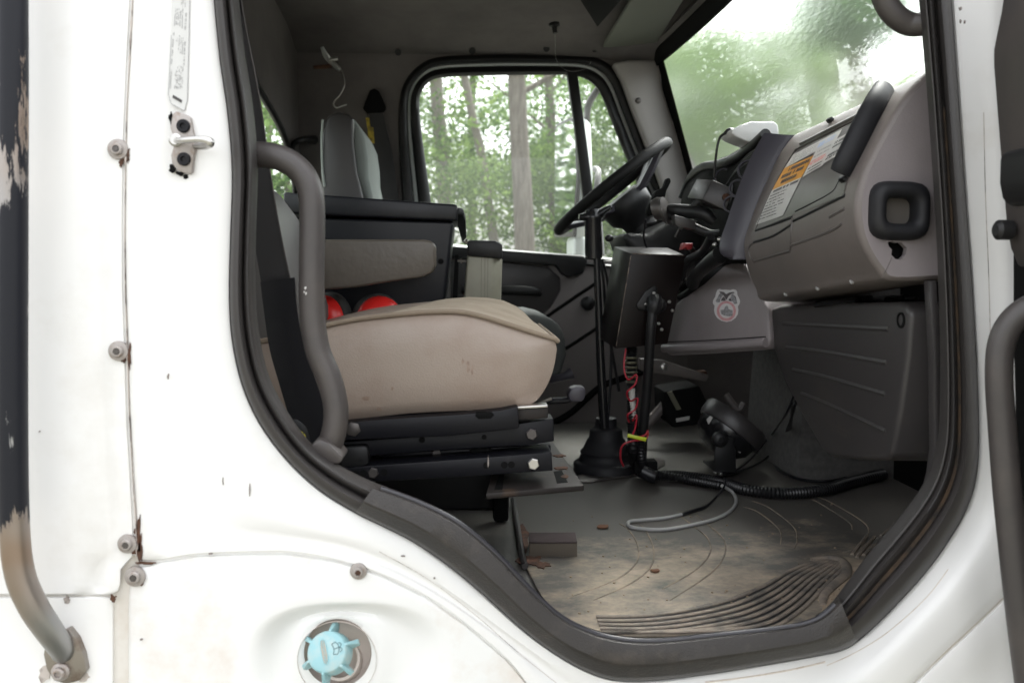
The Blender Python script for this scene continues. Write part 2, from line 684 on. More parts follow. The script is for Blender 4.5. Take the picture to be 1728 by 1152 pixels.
    # leaves
    def leaf(name, c1, c2):
        m, nt, bs = nodes(name)
        L = nt.links.new
        nt.nodes.remove(bs)
        out = nt.nodes['Material Output']
        geo = N(nt, 'ShaderNodeNewGeometry')
        nz = N(nt, 'ShaderNodeTexNoise', Scale=.9, Detail=2.0)
        L(geo.outputs['Position'], nz.inputs['Vector'])
        ri = N(nt, 'ShaderNodeMath', operation='MULTIPLY_ADD')
        L(geo.outputs['Random Per Island'], ri.inputs[0])
        ri.inputs[1].default_value = .5
        L(nz.outputs['Fac'], ri.inputs[2])
        rp = N(nt, 'ShaderNodeValToRGB')
        rp.color_ramp.elements[0].position = .45
        rp.color_ramp.elements[0].color = (*c1, 1)
        rp.color_ramp.elements[1].position = 1.0
        rp.color_ramp.elements[1].color = (*c2, 1)
        L(ri.outputs[0], rp.inputs['Fac'])
        d = N(nt, 'ShaderNodeBsdfDiffuse')
        t = N(nt, 'ShaderNodeBsdfTranslucent')
        L(rp.outputs['Color'], d.inputs['Color'])
        L(rp.outputs['Color'], t.inputs['Color'])
        g = N(nt, 'ShaderNodeMixShader')
        g.inputs[0].default_value = .5
        L(d.outputs[0], g.inputs[1])
        L(t.outputs[0], g.inputs[2])
        L(g.outputs[0], out.inputs['Surface'])
        M[name] = m
    leaf('oak leaves', (.045, .088, .030), (.165, .245, .085))
    leaf('dark leaves', (.035, .08, .028), (.12, .22, .07))
    leaf('light leaves', (.065, .115, .032), (.20, .285, .085))
    mat('bark', (.12, .10, .085), .95, bump=(8, .8, .02), mix=((.20, .175, .15), 6, .4, .65), stretch=(4, 4, .6))
    mat('pale bark', (.20, .175, .15), .95, bump=(8, .8, .02), mix=((.20, .175, .15), 6, .4, .65), stretch=(4, 4, .6))
    mat('ground', (.085, .088, .068), .95, mix=((.12, .108, .088), .8, .4, .65), bump=(6, .5, .05))


special()
# ================================================================== SETTING
def ground():
    g = MB()
    n = 24
    rows = [[V(((i / n - .5) * 300, (j / n - .35) * 300, 0)) for i in range(n + 1)] for j in range(n + 1)]
    g.loft(rows, closed=False)
    tag(g.build('ground', 'ground'), 'bare brown and green woodland ground beyond the cab', kind='structure')


ground()

# ================================================================== DOOR OPENING: outer seal edge <-> inner edge, picture points
PAIR = [((352, -120), (393, -120)), ((362, 0), (402, 0)), ((372, 100), (413, 95)), ((385, 190), (426, 180)), ((393, 290), (434, 280)),
        ((390, 400), (431, 390)), ((388, 500), (430, 480)), ((393, 575), (436, 560)), ((410, 650), (453, 635)),
        ((440, 715), (486, 698)), ((485, 775), (530, 755)), ((540, 826), (580, 790)), ((600, 864), (634, 816)),
        ((650, 889), (672, 829)), ((700, 915), (716, 846)), ((760, 956), (775, 876)), ((820, 1006), (838, 928)),
        ((880, 1060), (893, 986)), ((930, 1098), (948, 1036)), ((985, 1130), (1002, 1062)), ((1040, 1147), (1060, 1074)),
        ((1110, 1146), (1122, 1075)), ((1200, 1135), (1200, 1067)), ((1300, 1118), (1300, 1057)), ((1375, 1104), (1365, 1045)),
        ((1425, 1092), (1400, 1022)), ((1465, 1064), (1430, 985)), ((1510, 1020), (1465, 938)), ((1560, 965), (1505, 890)),
        ((1600, 910), (1545, 840)), ((1632, 852), (1570, 795)), ((1648, 790), (1584, 740)), ((1650, 700), (1588, 680)),
        ((1646, 600), (1588, 590)), ((1639, 480), (1585, 480)), ((1631, 370), (1580, 370)), ((1623, 260), (1573, 260)),
        ((1615, 150), (1565, 150)), ((1604, 0), (1552, 0)), ((1594, -120), (1542, -120)), ((1570, -290), (1505, -255)),
        ((1470, -385), (1420, -335)), ((900, -395), (900, -345)), ((460, -365), (490, -315)), ((375, -290), (420, -250))]
SUB = 4
Oo = [V((p.x, p.y)) for p in cr([V((*a, 0)) for a, b in PAIR], SUB, True)]
Ii = [V((p.x, p.y)) for p in cr([V((*b, 0)) for a, b in PAIR], SUB, True)]
NP = len(Oo)


def sec(i, s):
    return Oo[i] * (1 - s) + Ii[i] * s


def sweep(mb, idx, prof, closed=False):
    """prof: list of (s across from outer to inner, depth Y)"""
    rings = [[P(*sec(i % NP, s), y) for s, y in prof] for i in idx]
    return mb.loft(rings, closed=False, ringclosed=closed)


cab = thing('truck_cab', 'white truck cab with open passenger door showing its grey interior', 'truck cab', (0.2, 0.95, 0))

# ---- painted side panel round the opening
B = {0: (226, -120), 1: (224, 0), 2: (219, 100), 3: (214, 190), 4: (212, 290), 5: (211, 400), 6: (213, 500), 7: (216, 580), 8: (219, 690),
     9: (226, 800), 10: (232, 895), 11: (236, 944), 12: (330, 934), 13: (420, 930), 14: (490, 930), 15: (575, 945), 16: (650, 970),
     17: (722, 1006), 18: (792, 1056), 19: (858, 1114), 20: (905, 1170), 21: (990, 1230), 22: (1130, 1262), 23: (1250, 1270),
     24: (1370, 1262), 25: (1440, 1235), 26: (1497, 1192), 27: (1560, 1132), 28: (1602, 1092), 29: (1652, 1046), 30: (1702, 998),
     31: (1728, 973), 32: (1775, 900), 33: (1790, 700), 34: (1790, 500), 35: (1790, 370), 36: (1790, 260), 37: (1790, 150),
     38: (1790, 0), 39: (1790, -120), 40: (1790, -350), 41: (1700, -560), 42: (900, -580), 43: (300, -580), 44: (228, -350)}
Bb = [V((p.x, p.y)) for p in cr([V((*B[i], 0)) for i in range(len(PAIR))], SUB, True)]
prL = [(-.06, .028), (0, .012), (.012, .003), (.05, 0), (.28, -.002), (.40, -.003), (.47, .002), (.56, .004), (.66, .003), (.74, -.002), (.9, -.003), (.985, -.003), (1, .0), (1, .03)]
prR = [(-.06, .05), (0, .034), (.03, .026), (.08, .022), (.2, .018), (.32, .008), (.40, .002), (.5, -.002), (.62, -.003), (.7, -.003), (.88, -.002), (.985, 0), (1, .004), (1, .03)]
mb = MB()
rings = []
for i in range(NP):
    k = i / SUB
    w = min(1, max(0, (k - 19) / 7)) * (1 - min(1, max(0, (k - 40) / 3)))
    ring = []
    for (s, y), (s2, y2) in zip(prL, prR):
        ss, yy = s * (1 - w) + s2 * w, y * (1 - w) + y2 * w
        q = Oo[i] * (1 - ss) + Bb[i] * ss
        ring.append(P(q.x, q.y, yy))
    rings.append(ring)
mb.loft(rings, closed=False, ringclosed=True)
body = mb.build('side_panel', 'white paint', cab, ang=50)

# ---- rear fairing left of the seam, lower rear panel and the grey gap piece
seam = [(224, -580), (222, 0), (217, 100), (212, 190), (210, 290), (209, 400), (210, 500), (213, 580), (216, 690), (222, 800), (228, 890), (229, 935)]


def seam_x(y):
    for (x0, y0), (x1, y1) in zip(seam, seam[1:]):
        if y0 <= y <= y1:
            return x0 + (x1 - x0) * (y - y0) / (y1 - y0)
    return seam[-1][0]


mb = MB()
ys = [-580, -300, 0, 120, 240, 360, 480, 600, 720, 840, 930, 938, 960, 985, 996, 1001, 1003, 1003]
rows = []
for j, y in enumerate(ys):
    xe = seam_x(y) - 2
    if y > 935:
        xe = {938: 224, 960: 205, 985: 204, 996: 200, 1001: 192, 1003: 186}[y]
    dz = .03 if j == len(ys) - 1 else (.004 if y == 1003 else 0)
    rows.append([P(x, y, yy + dz) for x, yy in ((-110, .004), (60, -.001), (120, -.002), (xe - 58, -.002), (xe - 48, .003), (xe - 36, .004), (xe - 26, .001), (xe - 8, -.002), (xe - 2, -.001), (xe, .003), (xe, .03))])
mb.loft(rows, closed=False)
mb.build('rear_fairing', 'white paint', cab, ang=50)
mb = MB()
rows = []
for j, y in enumerate((1006, 1006, 1009, 1015, 1100, 1200, 1300)):
    dz = .03 if j == 0 else (.004 if j == 1 else 0)
    rows.append([P(x, y, yy + dz) for x, yy in ((-110, .004), (60, 0), (150, -.001), (182, 0), (190, .003), (194, .012), (194, .03))])
mb.loft(rows, closed=False)
mb.build('rear_lower_panel', 'white paint', cab, ang=50)
mb = MB()
mb.plate([(-200, 940), (270, 900), (300, 1300), (-200, 1300)], .0075, .03)
mb.build('backing_panel', 'grimy white paint', cab)
mb = MB()
ysq = [-580, 0, 100, 200, 300, 400, 500, 600, 700, 800, 890, 936]
g0 = [P(seam_x(y) - 8, y, .0016) for y in ysq]
g1 = [P(seam_x(y) + 11, y, .0016) for y in ysq]
mb.loft([g0, g1, [p + V((0, .008, 0)) for p in g1], [p + V((0, .008, 0)) for p in g0]], closed=False, ringclosed=True)
mb.build('gap_strip', 'white paint', cab)
# the dark sealer line in the seam
mb = MB()
random.seed(3)
prev = None
L1, L2 = [], []
y = -40
while y < 942:
    w = random.choice((.8, 1.0, 1.6, .9, 2.2)) * (1.5 if (0 < y < 110 or 845 < y < 938 or 235 < y < 275 or 560 < y < 630) else .45)
    x = seam_x(y)
    L1.append(P(x + 1 - w * .4 - .1, y, -.0038))
    L2.append(P(x + 1 + w * .5 + .1, y, -.0038))
    y += random.uniform(5, 16)
mb.loft([L1, L2, [p + V((0, .004, 0)) for p in L2], [p + V((0, .004, 0)) for p in L1]], closed=False, ringclosed=True)
mb.build('seam_sealer', 'seam grime', cab)
# rust creeping at the corners of the seam
mb = MB()


def blot(px, py, rx, ry, Y=-.0044, n=18, jag=.45):
    pts = []
    for i in range(n):
        a = 2 * math.pi * i / n
        k = 1 + random.uniform(-jag, jag)
        pts.append((px + rx * k * math.cos(a), py + ry * k * math.sin(a)))
    mb.plate(pts, Y, Y + .003)


for a in ((234, 905, 3, 30), (236, 922, 4, 20), (216, 262, 2.4, 14), (218, 600, 3, 18), (190, 1010, 5, 6), (246, 950, 16, 2.2), (204, 250 + 26, 3, 5)):
    mb = MB()
    blot(*a)
    mb.build('rust_patch', 'rust', cab)

# ---- lower fairing with the filler recess
FC = V((577, 1100))
fpoly = [(237, 953.5), (330, 937), (420, 933), (490, 933), (574.6, 946), (649.6, 971), (721.6, 1007), (791.6, 1057), (858, 1114.6), (905, 1171), (990, 1245), (990, 1330), (216, 1330), (217, 1150), (217, 1000), (224, 966)]


def rayhit(c, a, poly):
    d = V((math.cos(a), math.sin(a)))
    best = None
    for i in range(len(poly)):
        p, q = V(poly[i]), V(poly[(i + 1) % len(poly)])
        e = q - p
        den = d.x * e.y - d.y * e.x
        if abs(den) < 1e-9:
            continue
        t = ((p.x - c.x) * e.y - (p.y - c.y) * e.x) / den
        u = ((p.x - c.x) * d.y - (p.y - c.y) * d.x) / den
        if t > 0 and -1e-6 <= u <= 1 + 1e-6:
            best = t if best is None else max(best, t)
    return c + d * (best or 0)


def supell(c, rx, ry, a, e=2.6):
    ca, sa = math.cos(a), math.sin(a)
    k = (abs(ca / rx) ** e + abs(sa / ry) ** e) ** (-1 / e)
    return V((c.x + k * ca, c.y + k * sa))


mb = MB()
NA = 128
rings = []
hole = V((570, 1101))
spec_ = []
for a in [2 * math.pi * i / NA for i in range(NA)]:
    o = rayhit(FC, a, fpoly)
    out = o + (FC - o).normalized() * 5
    d1 = supell(V((592, 1120)), 178, 106, a, 2.6)
    d2 = supell(V((583, 1112)), 118, 84, a, 2.6)
    d3 = supell(V((577, 1106)), 84, 72, a, 3)
    h = V((hole.x + 57 * math.cos(a), hole.y + 57 * math.sin(a)))
    ring = [(o, .03), (o, .004), (out, -.001)]
    for k in (.3, .6, .85):
        ring.append((out.lerp(d1, k), -.002))
    ring += [(d1, -.002), (d1.lerp(d2, .25), -.001), (d1.lerp(d2, .5), .005), (d1.lerp(d2, .8), .014), (d2, .019), (d2.lerp(d3, .5), .022), (d3, .020), (d3.lerp(h, .35), .016), (d3.lerp(h, .7), .016), (h, .018), (h, .022), (h, .035)]
    rings.append([P(q.x, q.y, y) for q, y in ring])
mb.loft(rings, closed=False, ringclosed=True)
mb.build('lower_fairing', 'stained paint', cab, ang=55)
mb = MB()
c = P(572, 1103, .034)
mb.lathe([(.056, -.02), (.054, .0), (.045, .014), (.0, .018)], c, (0, 1, 0), 40, cap=False)
mb.lathe([(.029, .03), (.029, .0), (.025, .0), (.025, .03)], P(574, 1112, .034), (.1, .86, -.48), 32, cap=False)
mb.build('filler_recess', 'filler pit', cab)

# packing strip that closes the gap along the fairing edge
mb = MB()
e_ = fpoly[:11]
g0 = [P(x - 3, y - 7, .0035) for x, y in e_]
g1 = [P(x + 1, y + 7, .0035) for x, y in e_]
mb.loft([g0, g1, [p + V((0, .004, 0)) for p in g1], [p + V((0, .004, 0)) for p in g0]], closed=False, ringclosed=True)
mb.build('gap_strip', 'white paint', cab)
# ---- fender panel below the crease at the right
mb = MB()
cre = [(1440, 1237), (1498.5, 1194.5), (1561.5, 1134.5), (1603.5, 1094.5), (1653.5, 1048.5), (1703.5, 1000.5), (1730, 975), (1800, 905)]
rows = []
for k, (dx, dy, y) in enumerate(((-10, -14, .03), (0, 0, .03), (0, 0, .004), (2, 3, -.001), (8, 12, -.003), (30, 44, -.001), (50, 70, .004), (70, 100, .003), (110, 160, -.002), (180, 260, -.003))):
    rows.append([P(x + dx * .8, yy + dy, y) for x, yy in cre])
mb.loft(rows, closed=False)
mb.build('fender_panel', 'white paint', cab, ang=50)
mb = MB()
g0 = [P(x - 7, y - 7, .0050) for x, y in cre]
g1 = [P(x + 6, y + 6, .0050) for x, y in cre]
mb.loft([g0, g1, [p + V((0, .004, 0)) for p in g1], [p + V((0, .004, 0)) for p in g0]], closed=False, ringclosed=True)
mb.build('gap_strip', 'grimy white paint', cab)

# ---- rubber door seal, left run, right run over the top
prof = [(-.06, .022), (-.01, .004), (.05, -.010), (.16, -.017), (.32, -.018), (.44, -.012), (.49, .000), (.53, .003), (.58, -.006), (.64, -.011), (.72, -.012), (.79, -.008), (.84, .003), (.90, .008), (1.0, .02), (1.03, .06)]
profR = [(-.06, .04), (-.01, .022), (.05, .006), (.15, -.004), (.30, -.006), (.40, .002), (.45, .016), (.52, .020), (.56, .010), (.60, .003), (.66, .002), (.70, .008), (.74, .012), (.78, .008), (.82, .009), (.86, .016), (1.0, .03), (1.03, .07)]
i_s, i_e = 12 * SUB, 25 * SUB          # where the sill cover begins and ends
mb = MB()
sweep(mb, range(0, i_s + 3), prof)
sweep(mb, list(range(41 * SUB, NP)) + [0], prof)
seal = mb.build('door_seal', 'seal rubber', cab, ang=50)
mb = MB()
sweep(mb, range(i_e - 3, 41 * SUB + 1), profR)
seal2 = mb.build('door_seal', 'seal rubber', cab, ang=50)
# dirt lying in the groove, raised stitch line along the trim lip
mb = MB()
sweep(mb, range(i_e - 2, 37 * SUB), [(.455, .0155), (.535, .0185)])
mb.build('groove_dirt', 'seal dirt', cab)
for rng, pf in ((range(0, i_s), ((.665, -.0135), (.685, -.0138), (.705, -.0135))), (range(29 * SUB, 40 * SUB), ((.615, .0005), (.64, -.0004), (.665, .0005)))):
    mb = MB()
    idx = list(rng)
    for a, b in zip(idx, idx[1:]):
        for k in range(4):
            t0, t1 = (k + .12) / 4, (k + .8) / 4
            rr = []
            for t in (t0, t1):
                rr.append([P(*(sec(a, s).lerp(sec(b, s), t)), y) for s, y in pf])
            mb.loft(rr, closed=False)
    mb.build('stitching', 'stitch rubber', cab)

# ---- moulded sill cover
profS = [(-.03, .016), (0, .0), (.02, -.010), (.08, -.020), (.30, -.030), (.34, -.033), (.40, -.034), (.70, -.030), (.84, -.027), (.90, -.022), (.95, -.010), (.985, .01), (1.0, .03), (1.0, .08)]
mb = MB()
idx = list(range(i_s, i_e + 3))
rings = [[P(*sec(i, s), y) for s, y in profS] for i in idx]
r0 = [P(*sec(idx[0], s), .03) for s, y in profS]
r1 = [P(*sec(idx[-1], s), .03) for s, y in profS]
mb.loft([r0] + rings + [r1], closed=False)
sill = mb.build('sill_cover', 'sill plastic', cab, ang=28)
mb = MB()
mb.tube([P(*sec(i, .925), -.019) for i in idx[1:-1:2]], .0042, n=10, sub=2)
mb.build('sill_bead', 'sill lip', sill)  # bead added along the lip to catch highlights

# ---- return of the opening behind the seal
mb = MB()
mb.loft([[P(*sec(i, 1.01), .045) for i in range(NP)], [P(*sec(i, .97), .15) for i in range(NP)]])
mb.build('jamb_lining', 'trim plastic', cab)

# ---- torx screws with washers
for n_, (px, py, s) in enumerate(((199, 252, 1), (200, 592, 1), (215, 917, .98), (228, 972, 1.05), (605, 963, .88))):
    mb = MB()
    c = P(px, py, -.003)
    r = .0135 * s
    mb.lathe([(r, .003), (r, -.001), (r * .96, -.0022), (r * .6, -.003)], c, (0, 1, 0), 28, cap=False)
    mb.lathe([(r * .62, -.002), (r * .60, -.006), (r * .48, -.0078), (r * .34, -.008), (r * .30, -.0055), (0, -.0055)], c, (0, 1, 0), 24, cap=False)
    o = mb.build('screw', 'screw metal', cab)
    star = MB()
    pts = []
    for i in range(24):
        a = 2 * math.pi * i / 24 + n_
        k = r * (.29 + .07 * math.cos(6 * a))
        pts.append(c + V((math.cos(a) * k, -.0082, math.sin(a) * k)))
    star.prism(pts, V((0, .002, 0)))
    star.build('socket', 'rust' if s < .9 else 'dull bolt', o)
# rust bleed under screws
mb = MB()
random.seed(12)
for a in ((207, 268, 4, 7), (208, 606, 4, 6), (226, 930, 5, 5), (238, 984, 4, 4), (230, 897, 4, 6)):
    mb = MB()
    blot(*a, Y=-.0036, jag=.3)
    mb.build('rust_patch', 'rust', cab)
# small chips and scratches in the paint
mb = MB()
for a in ((283, 635, 1.8, 4.5), (680, 938, 3, 1.4), (824, 779, 1, 9), (421, 826, 1.0, 10), (376, 812, .7, 7), (66 + 0, 728, 1, 1), (355, 934, 3, 1.4), (238, 1079, 2, 1.5), (733, 975, 2, 1.5), (1622, 14, 2, 3), (1622, 36, 1, 3), (1629, 37, 1, 3)):
    mb = MB()
    blot(*a, Y=-.0040, n=9, jag=.35)
    mb.build('paint_chip', 'chip grey', cab)

# old sealant lines and dirt run-off on the right jamb and under the sill
bb_ = bvh_of(body)
mb = MB()
line_on(mb, bb_, [(1660, 190), (1663, 330), (1668, 450), (1671, 560), (1674, 640)], .0005, lift=.0002)
mb.build('sealant_line', 'seam grime', cab)
mb = MB()
line_on(mb, bb_, [(1600, 960), (1570, 1000), (1535, 1035), (1490, 1072), (1440, 1102), (1395, 1122)], .0006, lift=.0002)
mb.build('sealant_line', 'rust line', cab)
mb = MB()
line_on(mb, bb_, [(1392, 1116), (1330, 1130), (1250, 1143), (1190, 1150)], .0013, lift=.0001)
mb.build('dirt_line', 'rust line', cab)
mb = MB()
line_on(mb, bb_, [(640, 985 - 55), (720, 975), (800, 1035), (880, 1105), (950, 1160)], .0004, lift=.0001)
mb.build('sealant_line', 'seam grime', cab)
# ---- latch striker
mb = MB()
out = [(291, 192), (297, 188), (316, 194), (321, 198), (325, 222), (332, 245), (327, 262), (324, 290), (318, 294), (300, 288), (290, 276), (288, 262), (292, 250), (292, 232), (287, 216)]
mb.plate(out, -.011, .004)
st = mb.build('striker', 'screw metal', cab, bev=.0015)
for c in ((310, 213), (311, 269)):
    mb = MB()
    q = P(*c, -.011)
    mb.lathe([(.0088, .001), (.0088, -.003), (.0075, -.0042), (.004, -.0042), (.0036, -.001), (0, -.001)], q, (0, 1, 0), 20, cap=False)
    mb.build('bolt', 'black steel', st)
mb = MB()
mb.lathe([(.0085, 0), (.0085, -.004), (.006, -.006)], P(297, 237, -.011), (0, 1, 0), 16)
mb.tube([P(298, 237, -.010), P(305, 237, -.028), P(335, 235, -.038), P(352, 238, -.040), P(354, 243, -.038), P(346, 247, -.028), P(330, 247, -.012)], [.0045] * 3 + [.0055] * 2 + [.0045] * 2, n=10)
mb.build('loop', 'bright steel', st)
mb = MB()
random.seed(5)
for a in ((290, 284, 5, 6), (303, 293, 7, 4), (288, 200, 3, 9), (313, 297, 5, 4)):
    mb = MB()
    blot(*a, Y=-.0022, n=12, jag=.4)
    mb.build('black_sealant', 'matt black', st)

# ---- long paper label above the striker
lab = [(291, -60), (321, -60), (319, 60), (316, 170), (311, 187), (289, 175), (284, 160), (289, 60)]
mb = MB()
mb.plate(lab, -.0042, -.001)
lb = mb.build('paper_label', 'paper white', cab)
mb = MB()
mb.tube([P(x, y, -.0043) for x, y in lab], .0006, n=5, sub=1)
mb.build('label_border', 'faint ink', lb)
mb = MB()
random.seed(9)


def inkrow(mb, p0, p1, w, Y, gap=.25, nmin=3, nmax=8):
    """broken row of ink strokes from p0 to p1, height w (picture px)"""
    p0, p1 = V(p0), V(p1)
    d = (p1 - p0)
    Ln = d.length
    d.normalize()
    nrm = V((-d.y, d.x)) * w * .5
    t = 0
    while t < Ln:
        l = random.uniform(nmin, nmax) * .35
        if random.random() > gap:
            a, b = p0 + d * t, p0 + d * min(t + l * .72, Ln)
            mb.plate([tuple(a - nrm), tuple(b - nrm), tuple(b + nrm), tuple(a + nrm)], Y, Y + .0006)
        t += l


for k, (x, y0, y1, w) in enumerate(((314, -50, 14, 1.4), (314, 22, 52, 2), (312, 70, 110, 2), (308, -40, 10, 1.2), (305, 18, 46, 1.2), (302, 15, 44, 1.2), (299, 15, 44, 1.2), (309, 64, 92, 1), (306, 64, 90, 1), (303, 60, 84, 1), (300, 62, 70, 1), (293, 55, 80, 1.6), (291, 84, 108, 1.6), (289, 118, 150, 1.6), (309, -10, 48, 1), (296, 15, 44, 1))):
    inkrow(mb, (x, y0), (x - 2, y1), w, -.0048)
for k in range(9):
    inkrow(mb, (309 - k * 1.6, 112), (307 - k * 1.6, 150), .8, -.0048, gap=.45)
mb.build('print', 'faint ink', lb)
mb = MB()
mb.plate([(292, 160), (307, 169), (306, 174), (291, 165)], -.0049, -.004)
mb.build('logo', 'label ink', lb)

# ---- worn outside grab pole at the left edge
mb = MB()
pole = [(19, -160, -.055), (21, 100, -.055), (21, 400, -.055), (21, 700, -.055), (24, 880, -.055), (33, 965, -.055), (55, 1020, -.05), (82, 1062, -.035), (103, 1092, -.016), (106, 1100, -.008)]
pole_path = [P(*p) for p in pole]
mb.tube(pole_path, [.0182] * 7 + [.0175, .016, .015], n=24)
pr = mb.build('grab_pole', 'flaked pole paint', cab)
mb = MB()
mb.plate([(76, 1085), (92, 1072), (116, 1060), (130, 1078), (141, 1105), (146, 1132), (134, 1148), (112, 1154), (90, 1148), (78, 1128), (73, 1104)], -.012, .002)
mb.build('pole_foot', 'steel chrome', pr, bev=.002)
mb = MB()
c = P(103, 1132, -.012)
mb.lathe([(.0125, .002), (.0125, -.003), (.011, -.0045), (.0085, -.005), (.0085, -.010), (.0066, -.0115), (.0045, -.0115), (.004, -.008), (0, -.008)], c, (0, 1, 0), 24, cap=False)
mb.build('screw', 'screw metal', pr)
mb = MB()
random.seed(4)
for a in ((76, 1135, 10, 16), (140, 1142, 10, 7), (112, 1012, 5, 6)):
    mb = MB()
    blot(*a, Y=-.0022, jag=.3)
    mb.build('rust_patch', 'seam grime', pr)

# ---- inside grab handles (brown grey plastic on steel tube)
mb = MB()
hp = [(405, 262, .06), (440, 261, .05), (476, 268, .045), (508, 290, .045), (524, 325, .045), (527, 375, .045), (526, 450, .045), (527, 530, .045), (536, 590, .045), (556, 640, .045), (567, 690, .045), (562, 735, .045), (546, 772, .05)]
mb.tube([P(*p) for p in hp], [.0178] * 13, n=22, sub=6)
gh = mb.build('inner_grab_handle', 'trim plastic', cab, ang=60)
mb = MB()
mb.plate([(540, 741), (556, 748), (580, 772), (574, 782), (560, 783), (523, 757), (527, 748)], .015, .07)
mb.build('handle_foot', 'trim plastic', gh, bev=.003)
mb = MB()
for a in ((515, 486, 1.5, 3), (516, 495, 2, 2), (513, 493, 1, 1.5)):
    mb = MB()
    blot(*a, Y=.0272, n=8)
    mb.build('scuff', 'label white', gh)
mb = MB()
hp = [(1478, -170, .06), (1480, -60, .06), (1490, -8, .06), (1508, 24, .06), (1535, 41, .06), (1565, 40, .05), (1600, 36, .05)]
mb.tube([P(*p) for p in hp], [.0165] * 7, n=20, sub=6)
mb.build('pillar_grab_handle', 'trim plastic', cab, ang=60)
# ================================================================== CAB SHELL
ZF = P(1110, 1068, .09).z
XB = -.575                 # rear wall
YD = 1.95                 # driver's side wall, inner face

# ---- floor
mb = MB()
mb.loft([[V((XB, .085, ZF)), V((1.3, .085, ZF))], [V((XB, YD + .05, ZF)), V((1.3, YD + .05, ZF))], [V((XB, YD + .05, ZF - .03)), V((1.3, YD + .05, ZF - .03))]], closed=False)
mb.build('floor_pan', 'floor pan rubber', cab)
matpx = [(868, 842), (905, 822), (980, 800), (1100, 775), (1240, 742), (1420, 740), (1640, 760), (1640, 880), (1560, 925), (1470, 1000), (1420, 1062), (1300, 1080), (1120, 1092), (1010, 1085), (940, 1045), (905, 990), (888, 955)]
mb = MB()
top = [PZ(x, y, ZF + .007) for x, y in matpx]
top = [V((p.x, max(p.y, .07), p.z)) for p in top]
mb.prism(top, V((0, 0, -.006)))
mat_o = mb.build('floor_mat', 'floor rubber', cab, bev=.002)
ZM = ZF + .007
# tread ribs by the sill
mb = MB()
ra = [(1006, 1040), (1080, 1039), (1150, 1031), (1225, 1014), (1285, 990), (1335, 962), (1385, 944)]
rb = [(1022, 1086), (1100, 1089), (1180, 1083), (1290, 1062), (1350, 1030), (1395, 985), (1430, 952)]
under = [PZ(a[0], a[1] - 3, ZM + .0006) for a in ra] + [PZ(a[0] + 2, min(a[1] + 3, 1090), ZM + .0006) for a in rb][::-1]
under = [p if p.y > .075 else V((p.x, .075, p.z)) for p in under]
und = MB()
und.prism(under, V((0, 0, -.002)))
und.build('tread_base', 'dark rubber', mat_o)
for k in range(8):
    t = k / 7
    pts = [PZ(a[0] * (1 - t) + b[0] * t, a[1] * (1 - t) + b[1] * t, ZM + .0015) for a, b in zip(ra, rb)]
    pts = [p if p.y > .075 else V((p.x, .075, p.z)) for p in pts]
    mb.tube([p + V((0, 0, .0004)) for p in pts], [.0040] * 7, n=8, flat=(.62, (0, 0, 1)))
for q in (((1438, 935), (1462, 905)), ((1446, 940), (1476, 905)), ((1458, 936), (1480, 918)), ((1485, 905), (1505, 890)), ((1489, 910), (1500, 898))):
    mb.tube([PZ(x, y, ZM + .001) for x, y in q], .0035, n=6, sub=1)
mb.build('tread_rib', 'rib rubber', mat_o)
# raised rolled end of the mat where it is cut out, and the dusty slot beyond it
mb = MB()
mb.tube([PZ(x, y, ZM + .001) for x, y in ((1370, 945), (1402, 942), (1424, 950), (1428, 968), (1410, 985), (1392, 1003), (1388, 1020))], [.006, .009, .010, .010, .009, .008, .006], n=10, flat=(.8, (0, 0, 1)))
mb.build('mat_edge', 'rib rubber', mat_o)
mb = MB()
sl = [(1432, 958), (1447, 966), (1440, 985), (1422, 1000), (1405, 1020), (1412, 1037), (1398, 1046), (1384, 1040), (1390, 1015), (1402, 995), (1424, 975)]
mb.prism([PZ(x, y, ZM + .001) for x, y in sl], V((0, 0, -.004)))
mb.build('mat_cutout', 'crumbs', mat_o)
mb = MB()
mb.prism([PZ(x, y, ZM + .0025) for x, y in ((1380, 1035), (1394, 1028), (1390, 1037), (1402, 1040), (1388, 1050))], V((0, 0, -.002)))
mb.build('mat_gap', 'matt black', mat_o)
# moulded arcs
mb = MB()
arcs = [[(1070, 880), (1086, 890), (1102, 922), (1099, 954), (1066, 983), (1002, 1012)], [(1045, 883), (1060, 893), (1076, 919), (1074, 948), (1040, 977), (957, 1009)],
        [(1175, 868), (1195, 885), (1221, 909), (1223, 935), (1199, 967), (1131, 1012)], [(1150, 872), (1170, 887), (1195, 909), (1197, 935), (1170, 964), (1118, 993)],
        [(1270, 845), (1299, 857), (1338, 887), (1345, 909), (1341, 925)], [(1255, 855), (1280, 864), (1315, 893), (1317, 919)],
        [(1380, 838), (1403, 848), (1448, 874), (1466, 893), (1454, 919), (1422, 932)], [(1370, 842), (1387, 851), (1432, 880), (1438, 893)]]
for a in arcs:
    mb.tube([PZ(x, y, ZM + .0001) for x, y in a], [.0012] + [.0019] * (len(a) - 2) + [.0012], n=6, flat=(.8, (0, 0, 1)))
mb.build('moulded_arc', 'floor dusty', mat_o)
# raised edge and rusty corner at the left of the mat
mb = MB()
mb.tube([PZ(866, 842, ZF + .012), PZ(872, 880, ZF + .012), PZ(880, 930, ZF + .012), PZ(886, 955, ZF + .012)], .006, n=8)
mb.build('floor_edge', 'heater plastic', cab)
mb = MB()
random.seed(21)


def zblot(mb, px, py, rx, ry, z, n=14, jag=.4, th=.0015):
    pts = [(px + rx * (1 + random.uniform(-jag, jag)) * math.cos(2 * math.pi * i / n), py + ry * (1 + random.uniform(-jag, jag)) * math.sin(2 * math.pi * i / n)) for i in range(n)]
    mb.prism([PZ(x, y, z) for x, y in pts], V((0, 0, -th)))


